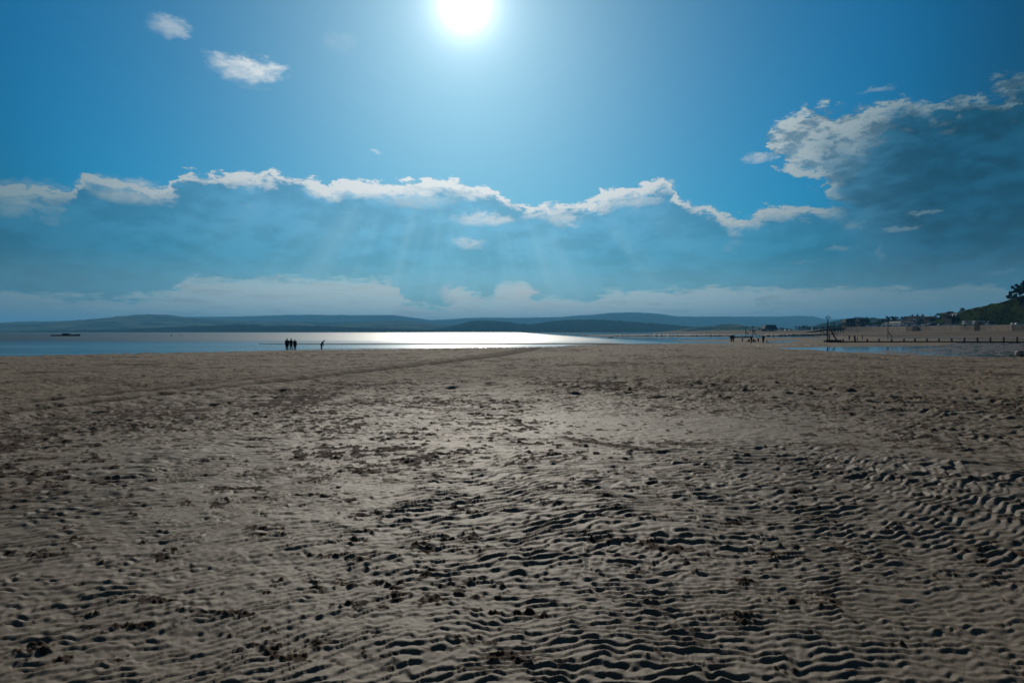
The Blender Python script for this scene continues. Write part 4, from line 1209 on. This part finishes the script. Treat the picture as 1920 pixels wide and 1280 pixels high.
groyne('far_groyne', [(x, 630) for x in (1399, 1403, 1407.5, 1412, 1418, 1426, 1434, 1442)], 630.8, 385, 'far dark timber groyne under the pair of distant beacons', plank_h=.5, dx=2, post_w=.4)
groyne('low_groyne', [(x, 630.4) for x in (1372, 1380, 1388, 1396, 1404)], 631.2, 300, 'low dark plank groyne running between the standing pair and the sitting group', plank_h=.1, dx=6, post_w=.25)

def ledge(name, pts, label, seed, rows=5):
    """long low rocky ledge; pts (px, top row, distance, half depth m)"""
    rr = random.Random(seed)
    mb = MB()
    xs_ = [p[0] for p in pts]
    px = xs_[0]; n = 0
    ring = 9
    while px <= xs_[-1]:
        tp = float(IP(px, xs_, [p[1] for p in pts])); d = float(IP(px, xs_, [p[2] for p in pts])); hd = float(IP(px, xs_, [p[3] for p in pts]))
        c_ = at(px, tp, d)
        top = c_.z + rr.uniform(-.22, .16) * min(1, (c_.z - SEA))
        for q in range(ring):
            t = q / (ring - 1)
            y = c_.y - hd + 2 * hd * t
            z = SEA - .25 + (top - SEA + .25) * math.sin(math.pi * t) ** .6 * rr.uniform(.82, 1.05)
            mb.v.append((c_.x * y / c_.y * .5 + c_.x * .5, y + rr.uniform(-.2, .2), z))
        n += 1
        px += 1.0
    for i in range(n - 1):
        for q in range(ring - 1):
            a = i * ring + q
            mb.f.append((a, a + ring, a + ring + 1, a + 1))
    o = mb.build(name, M['rock'])
    return tag(o, label, 'rock ledge', 'dark weedy ledges on the flats')
ledge('rock_ledge', [(1088, 628.6, 440, 2), (1120, 628.0, 440, 4), (1180, 627.2, 440, 5), (1280, 626.6, 440, 6), (1372, 626.4, 440, 6), (1376, 627.5, 440, 3)], 'long dark rocky ledge running left from the standing pair across the water', 1)
ledge('rock_ledge', [(1424, 628.4, 430, 3), (1436, 626.6, 430, 5), (1460, 626.8, 430, 5), (1500, 626.2, 470, 3), (1560, 625.6, 500, 2), (1600, 625.6, 500, 1)], 'dark rocky ledge behind the far pool, right of the two far beacons', 2)
ledge('rock_ledge', [(1404, 647.6, 131, 1.0), (1420, 646.9, 130, 1.6), (1470, 646.5, 131, 1.6), (1530, 645.8, 133, 1.4), (1560, 647.0, 134, .8)], 'nearest dark weedy ledge, between the sitting group and the main pool', 3)

# ------------------------------------------------------------------ people
def person(pose, H=1.72, coat='black_cloth', legs='jeans', hair='hair', girth=1.0, coat_len=0.75, hood=False, fingers=True):
    """figure facing +Y at the origin; returns the root Empty"""
    root = empty('person', (0, 0, 0), scale=H / 1.72)
    V = Vector
    lean, spread, stride, head = {'stand': (0.03, .10, .03, 0.0), 'walk': (0.06, .09, .13, 0.0), 'bend': (0.62, .10, .06, .35), 'sit': (0.12, .13, 0, .1)}[pose]
    hip = V((0, 0, .93)) if pose != 'sit' else V((0, 0, .13))
    def up(x, y, z):                                  # a point of the upper body, leant about the hips
        v = V((x, y, z - .93)); v.rotate(Matrix.Rotation(-lean, 3, 'X')); return hip + v
    L = {}
    for s in (-1, 1):
        if pose == 'sit':
            L[s] = dict(h=hip + V((s * .09, .02, 0)), k=hip + V((s * .16, .36, .32)), a=hip + V((s * .12, .62, -.05)), t=hip + V((s * .13, .80, -.09)))
        else:
            f = stride * s
            L[s] = dict(h=hip + V((s * .09, 0, -.03)), k=V((s * spread, f * .55 + .02, .50)), a=V((s * spread, f, .085 + (.04 if f < -.1 else 0))), t=V((s * (spread + .02), f + .17, .035)))
        if pose == 'bend':
            sh, e, w = up(s * .18, 0, 1.42), up(s * .22, .10, 1.14), up(s * .17, .30, .98)
        elif pose == 'sit':
            sh, e, w = up(s * .18, 0, 1.42), up(s * .24, .14, 1.20), hip + V((s * .15, .34, .36))
        else:
            sh, e, w = up(s * .185, 0, 1.42), up(s * .245, -.02 - stride * s * .4, 1.13), up(s * .25, .08 - stride * s * .7, .88)
        L[s].update(sh=sh, e=e, w=w)
    neck, hb, hc, ht = up(0, 0, 1.46), up(0, .01, 1.53), up(0, .03 + head * .12, 1.62 - head * .05), up(0, .02 + head * .2, 1.70 - head * .08)
    verts, edges, rad = [], [], []
    def add(p, r, par=None):
        verts.append(tuple(p)); rad.append(r if isinstance(r, tuple) else (r, r))
        if par is not None: edges.append((par, len(verts) - 1))
        return len(verts) - 1
    pv = add(hip, (.15, .11)); ws = add(up(0, 0, 1.10), (.13, .10), pv); cs_ = add(up(0, 0, 1.32), (.16, .11), ws)
    nk = add(neck, .058, cs_); h0 = add(hb, .060, nk); h1 = add(hc, (.078, .098), h0); h2 = add(ht, (.062, .075), h1)
    fw_ = (hc - up(0, 0, 1.62)).normalized() if (hc - up(0, 0, 1.62)).length > 1e-4 else V((0, 1, 0))
    fwd = V((0, 1, 0)); fwd.rotate(Matrix.Rotation(-lean - head, 3, 'X'))
    for s in (-1, 1):
        q = L[s]
        a = add(q['sh'], .058, cs_); a = add(q['e'], .041, a); a = add(q['w'], .027, a)
        dr = (q['w'] - q['e']).normalized()
        palm = q['w'] + dr * .07
        a = add(palm, (.034, .018), a)
        if fingers:
            side = V((0, 1, 0)) - dr * dr.y; side = side.normalized() if side.length > .05 else V((1, 0, 0))
            for n_, ln in enumerate((.070, .080, .075, .058)):
                o_ = side * (.024 - .016 * n_)
                b1_ = add(palm + dr * .040 + o_, .0085, a)
                b2_ = add(palm + dr * (.040 + ln * .55) + o_ + V((-s * .008, 0, 0)), .008, b1_)
                add(palm + dr * (.040 + ln) + o_ + V((-s * .026, 0, 0)), .007, b2_)
            tb = add(q['w'] + dr * .045 + side * .035, .010, a)
            add(q['w'] + dr * .09 + side * .050, .008, tb)
        a = add(q['h'], .085, pv); a = add(q['k'], .056, a); a = add(q['a'], .038, a); add(q['t'], .030, a)
    me = bpy.data.meshes.new('body')
    me.from_pydata(verts, edges, [])
    me.materials.append(M['skin'])
    ob = bpy.data.objects.new('body', me)
    link(ob, root)
    sk = ob.modifiers.new('skin', 'SKIN')
    for i, r in enumerate(rad):
        me.skin_vertices[0].data[i].radius = r
    me.skin_vertices[0].data[0].use_root = True
    sb = ob.modifiers.new('sub', 'SUBSURF'); sb.levels = 1; sb.render_levels = 1
    # face: nose, eyes, ears and mouth laid on the head
    fc = MB()
    upv = (ht - hc).normalized(); sdv = fwd.cross(upv).normalized()
    fc.blob(hc + fwd * .105, (.012, .018, .020), 6, 4)
    for s in (-1, 1):
        fc.blob(hc + sdv * s * .080, (.012, .022, .030), 6, 4)
    fc.build('face', M['skin'], root, smooth=True)
    ey = MB()
    for s in (-1, 1):
        ey.blob(hc + fwd * .090 + sdv * s * .030 + upv * .022, (.010, .008, .007), 6, 4)
    ey.blob(hc + fwd * .094 - upv * .045, (.022, .008, .005), 6, 4)
    ey.build('eyes_and_mouth', M['hair'], root, smooth=True)
    hr = MB(); hr.blob(hc + upv * .025 - fwd * .016, (.095, .112, .112), 12, 7)
    if hood:
        hr.blob(hc - fwd * .03, (.108, .12, .125), 12, 7)
    hr.build('hood' if hood else 'hair', M[coat] if hood else M[hair], root, smooth=True)
    g_ = girth
    ct = MB()
    hem = .93 - (coat_len - .45)
    if pose == 'sit':
        ct.tube([hip + V((0, 0, -.12)), hip + V((0, .02, .06)), up(0, 0, 1.12), up(0, 0, 1.30), up(0, 0, 1.43), up(0, .0, 1.50)],
                [(.22 * g_, .20 * g_), (.21 * g_, .17 * g_), (.19 * g_, .14 * g_), (.215 * g_, .14 * g_), (.15 * g_, .10 * g_), (.065, .065)], 14)
    else:
        ct.tube([V((0, -.01, hem)), V((0, 0, (hem + .93) / 2)), hip, up(0, 0, 1.12), up(0, 0, 1.30), up(0, 0, 1.43), up(0, .0, 1.51)],
                [(.205 * g_, .165 * g_), (.20 * g_, .155 * g_), (.195 * g_, .15 * g_), (.175 * g_, .135 * g_), (.21 * g_, .14 * g_), (.165 * g_, .10 * g_), (.068, .068)], 14)
    for s in (-1, 1):
        q = L[s]
        ct.tube([q['sh'] + V((-s * .03, 0, .02)), q['sh'] + V((s * .02, 0, -.03)), q['e'], q['w']], [.062 * g_, .078 * g_, .062 * g_, .048], 10)
    ct.build('coat', M[coat], root, smooth=True)
    tr = MB(); sh_ = MB()
    for s in (-1, 1):
        q = L[s]
        tr.tube([q['h'] + V((0, 0, .04)), q['h'].lerp(q['k'], .5), q['k'], q['a'] + V((0, 0, .03))], [.110 * g_, .105, .090, .080], 10)
        sh_.tube([q['a'] + V((0, -.06, -.04)), q['a'] + V((0, .03, -.03)), q['t'] + V((0, 0, 0))], [(.045, .045), (.052, .05), (.045, .032)], 8)
    tr.build('trousers', M[legs], root, smooth=True)
    sh_.build('shoes', M['rubber'], root, smooth=True)
    return root

def put_person(px, foot, hpx, pose, heading, label, group=None, ground=True, d=None, **kw):
    if d is None:
        if foot > 649 and px < 1200:
            x, y = beach_point(px, foot)
        else:
            v = on_flats(px, foot); x, y = v.x, v.y
    else:
        v = at(px, foot, d); x, y = v.x, v.y
    H = hpx / F * y
    if pose == 'sit': H = kw.pop('H', 1.7)
    if pose == 'bend': H = hpx / F * y * 1.16
    o = person(pose, H=min(H, 1.95) if 'child' not in label else H, **kw)
    z = tz(x, y)
    o.location = (x, y, z)
    o.rotation_euler = (0, 0, heading)
    tag(o, label, 'person', group)
    return o
g3 = 'walkers standing at the water edge'
put_person(538.2, 655.6, 22, 'stand', .3, 'person in long dark coat, leftmost of the dark trio at the water edge', g3, coat='black_cloth', coat_len=.8, hood=True, girth=1.25)
put_person(545.6, 655.4, 21.8, 'walk', -.35, 'person in short dark jacket, middle of the dark trio at the water edge', g3, coat='navy_cloth', coat_len=.68, girth=1.2)
put_person(552.8, 655.4, 20.2, 'stand', -.1, 'stout person in wide dark coat, rightmost of the trio at the water edge', g3, coat='black_cloth', legs='maroon_cloth', coat_len=.78, girth=1.32, hair='grey_hair')
put_person(602.8, 654.8, 17, 'bend', -1.45, 'person in dark coat bending forward alone at the water edge', g3, coat='black_cloth', coat_len=.85, girth=1.05)
g4 = 'people on the flats'
put_person(1371.2, 641.3, 13.4, 'stand', .2, 'person in maroon top, left one of the pair standing at the ledge end', g4, coat='maroon_cloth', legs='black_cloth', coat_len=.6)
put_person(1375.0, 641.3, 13.0, 'stand', -.3, 'person in blue-grey top, right one of the pair standing at the ledge end', g4, coat='navy_cloth', legs='black_cloth', coat_len=.6)
put_person(1392.2, 640.8, 12.0, 'walk', 1.2, 'person in blue-grey clothes walking between the pair and the sitting group', g4, coat='grey_cloth', coat_len=.55)
put_person(1408.8, 641.2, 11.5, 'stand', .1, 'person in black standing among the sitting group', g4, girth=1.15)
put_person(1405.2, 641.5, 6, 'sit', 1.0, 'person in black sitting on the sand at the left of the sitting group', g4, girth=1.2)
put_person(1412.6, 641.4, 6, 'sit', -.4, 'person in black sitting on the sand right of the one standing', g4, girth=1.15)
put_person(1417.0, 641.5, 4, 'sit', .5, 'small child in dark clothes sitting at the right of the group', g4, H=1.1)
put_person(1421.6, 641.8, 8.6, 'stand', .2, 'short child wrapped in dark red sitting-height beside the group', g4, coat='maroon_cloth', legs='black_cloth', coat_len=.95, girth=1.5)
put_person(1431.2, 643.6, 14.6, 'stand', -.2, 'person in black and red standing alone right of the sitting group', g4, coat='maroon_cloth', legs='black_cloth', coat_len=.55)
put_person(1438.0, 643.2, 7.6, 'stand', .8, 'small child in bright red jacket by the pool right of the standing person', g4, coat='red_cloth', legs='grey_cloth', coat_len=.6)
put_person(1592.4, 638.6, 10.2, 'stand', .3, 'person in black behind the groyne, left one of the pair right of the tall beacon', g4, coat='black_cloth')
put_person(1602.4, 639.4, 11.0, 'walk', -.9, 'person in dark coat behind the groyne, right one of the pair right of the beacon', g4, coat='black_cloth', girth=1.15)
put_person(1607.4, 638.6, 7.0, 'stand', .3, 'child in blue-grey beside the dark-coated person behind the groyne', g4, coat='grey_cloth')
put_person(1617.0, 636.0, 8.6, 'walk', 1.4, 'person in dark clothes walking alone behind the groyne right of the child', g4, coat='navy_cloth')
put_person(1608.3, 623.0, 5.0, 'walk', 1.2, 'person in black walking at the foot of the sea wall', g4, d=600, fingers=False)

# a dog-sized bundle on the sand by the group
def bag(px, py, s, label, m):
    v = on_flats(px, py)
    o = MB().blob((0, 0, s * .45), (s, s * .6, s * .5), 10, 6, .08).tube([(-s * .4, 0, s * .8), (0, 0, s * 1.25), (s * .4, 0, s * .8)], s * .06, 6).build('beach_bag', M[m], smooth=True)
    o.location = (v.x, v.y, tz(v.x, v.y))
    tag(o, label, 'bag')
bag(1408.4, 643.2, .26, 'small black bag lying on the sand in front of the sitting group', 'black_cloth')

# ------------------------------------------------------------------ boats, buoys, float
def boat(px, base, d, L, H, label, mat, heading=0.0, wheelhouse=True, name='motorboat', cat='boat'):
    a = at(px, base, d)
    root = empty(name, (a.x, a.y, SEA), heading)
    mb = MB(); n = 14; sec = []
    for i in range(n):
        t = i / (n - 1); x = -L / 2 + L * t
        w = L * .14 * (math.sin(math.pi * min(1, .18 + t * .9)) ** .55 if t < .98 else .05)
        sh_ = H * (.42 + .22 * t ** 3)
        sec.append([(x, -w, sh_), (x, -w * .75, -.05), (x, 0, -.25), (x, w * .75, -.05), (x, w, sh_)])
    for s_ in sec: mb.v += s_
    for i in range(n - 1):
        for q in range(4):
            a_ = i * 5 + q
            mb.f.append((a_, a_ + 5, a_ + 6, a_ + 1))
    mb.f.append((0, 1, 2, 3, 4))
    mb.build('hull', mat, root)
    dk = MB()
    for i in range(n - 1):
        A, B_ = sec[i], sec[i + 1]
        dk.poly([(A[0][0], A[0][1] * .96, A[0][2] - .06), (B_[0][0], B_[0][1] * .96, B_[0][2] - .06), (B_[4][0], B_[4][1] * .96, B_[4][2] - .06), (A[4][0], A[4][1] * .96, A[4][2] - .06)])
    dk.build('deck', M['boat_deck'], root)
    if wheelhouse:
        w_ = MB().box((L * .02, 0, H * .70), (L * .26, L * .15, H * .5), taper=.85).build('wheelhouse', mat, root)
        MB().box((L * .02, -L * .072, H * .78), (L * .18, .04, H * .16)).build('window', M['glass'], w_)
    tag(root, label, cat)
    return root
boat(124, 629.4, 440, 18, 1.9, 'low black motorboat crossing the water at far left', M['boat'])
boat(1144, 633.3, 306, 2.6, .6, 'tiny dark open rowing boat on the water near the right end of the glare', M['boat'], wheelhouse=False, name='rowing_boat')

def buoy(px, base, hpx, mat, label, d=None, conical=True):
    d = d or K / (base - HOR)
    a = at(px, base, d); h = hpx / F * d
    root = empty('buoy', (a.x, a.y, SEA))
    MB().tube([(0, 0, -.2), (0, 0, h * .3), (0, 0, h * .36)], [h * .36, h * .36, h * .28], 12).build('float_body', mat, root)
    if conical:
        MB().tube([(0, 0, h * .36), (0, 0, h)], [h * .24, h * .03], 10).build('cone', mat, root)
    else:
        MB().tube([(0, 0, h * .36), (0, 0, h * .8)], [h * .10, h * .10], 8).build('staff', mat, root)
        MB().blob((0, 0, h * .88), (h * .14,) * 3, 8, 5).build('topmark', mat, root)
    tag(root, label, 'buoy', 'buoys on the water')
buoy(321.3, 629.8, 3.6, M['buoy_green'], 'dark conical buoy, left one of two on the water left of the walkers')
buoy(339, 629.0, 2.8, M['buoy_red'], 'small squat dark buoy, right one of two left of the walkers', conical=False)
buoy(956.4, 627.3, 2.0, M['buoy_red'], 'lone small black buoy in the brightest glare of the water', conical=False)
for i, px in enumerate((1054.4, 1060.3, 1070.2)):
    p = at(px, 628.0, K / 6.0)
    root = empty('marker_post', (p.x, p.y, SEA))
    MB().tube([(0, 0, -.3), (0, 0, 1.5)], .12, 7).build('pole', M['timber'], root)
    MB().box((0, 0, 1.5), (.5, .1, .3)).build('board', M['timber'], root)
    tag(root, f'thin dark marker post far out in the water, {["leftmost", "middle", "rightmost"][i]} of three', 'post', 'marker posts in the water')

def big_float():
    v = on_flats(1914.5, 669.0)
    z = tz(v.x, v.y)
    root = empty('mooring_float', (v.x, v.y, z - .05), .15)
    k_ = v.y / F
    w, h = 17 * k_, 12.6 * k_
    r = h / 2
    mb = MB()
    prof = [(-w / 2, r * .72), (-w / 2 + .05, r * .88), (-w / 2 + .14, r), (w / 2 - .14, r), (w / 2 - .05, r * .88), (w / 2, r * .72)]
    mb.tube([(x, 0, r) for x, _ in prof], [q for _, q in prof], 20)
    mb.build('barrel', M['float'], root, smooth=True)
    for x in (-w * .2, w * .2):
        MB().tube([(x - .025, 0, r), (x + .025, 0, r)], r * 1.02, 20).build('band', M['iron'], root)
    tag(root, 'pale barrel-shaped float with rusty stains lying at the sand edge, far right', 'float')
big_float()

# white houses and glints in the far shore villages
rnd = random.Random(3)
def far_house(px, py, d, w, label):
    p = at(px, py, d)
    root = empty('far_house', p)
    MB().box((0, 3, w * .18 - 3), (w, w * .6, w * .36 + 6)).build('wall', M['render'], root)
    rf = MB(); rf.solid([(-w / 2 - .4, -w * .02, w * .36), (w / 2 + .4, -w * .02, w * .36), (w / 2 + .4, w * .66, w * .36), (-w / 2 - .4, w * .66, w * .36), (-w / 2, w * .3, w * .6), (w / 2, w * .3, w * .6)],
                        [(0, 1, 5, 4), (2, 3, 4, 5), (1, 2, 5), (3, 0, 4), (0, 3, 2, 1)])
    rf.build('roof', M['render_pale'], root)
    tag(root, label, 'house', 'white houses on the far shore')
far_house(1274.5, 615.2, 4600, 14, 'brightest white house at the right foot of the wooded hills')
far_house(601, 622.4, 3450, 9, 'single white house on the far shoreline above the bending walker')
far_house(618, 621.9, 3450, 22, 'long white building on the far shoreline right of the bending walker')
far_house(1227, 614.6, 4700, 7, 'small white house low on the wooded hills, leftmost of three')
far_house(1248.5, 616.0, 4700, 7, 'small white house on the wooded hills, middle of three')

# ------------------------------------------------------------------ haze
def haze():
    mb = MB().box((0, 5500, 196), (34000, 30000, 400))
    o = mb.build('haze', bpy.data.materials.new('haze'))
    m = o.data.materials[0]
    m.use_nodes = True
    t = m.node_tree
    t.nodes.clear()
    v = t.nodes.new('ShaderNodeVolumePrincipled')
    v.inputs['Color'].default_value = (0.17, 0.58, 1.0, 1)
    v.inputs['Density'].default_value = 0.000095
    v.inputs['Anisotropy'].default_value = 0.1
    out = t.nodes.new('ShaderNodeOutputMaterial')
    t.links.new(v.outputs[0], out.inputs['Volume'])
    tag(o, kind='stuff')
haze()
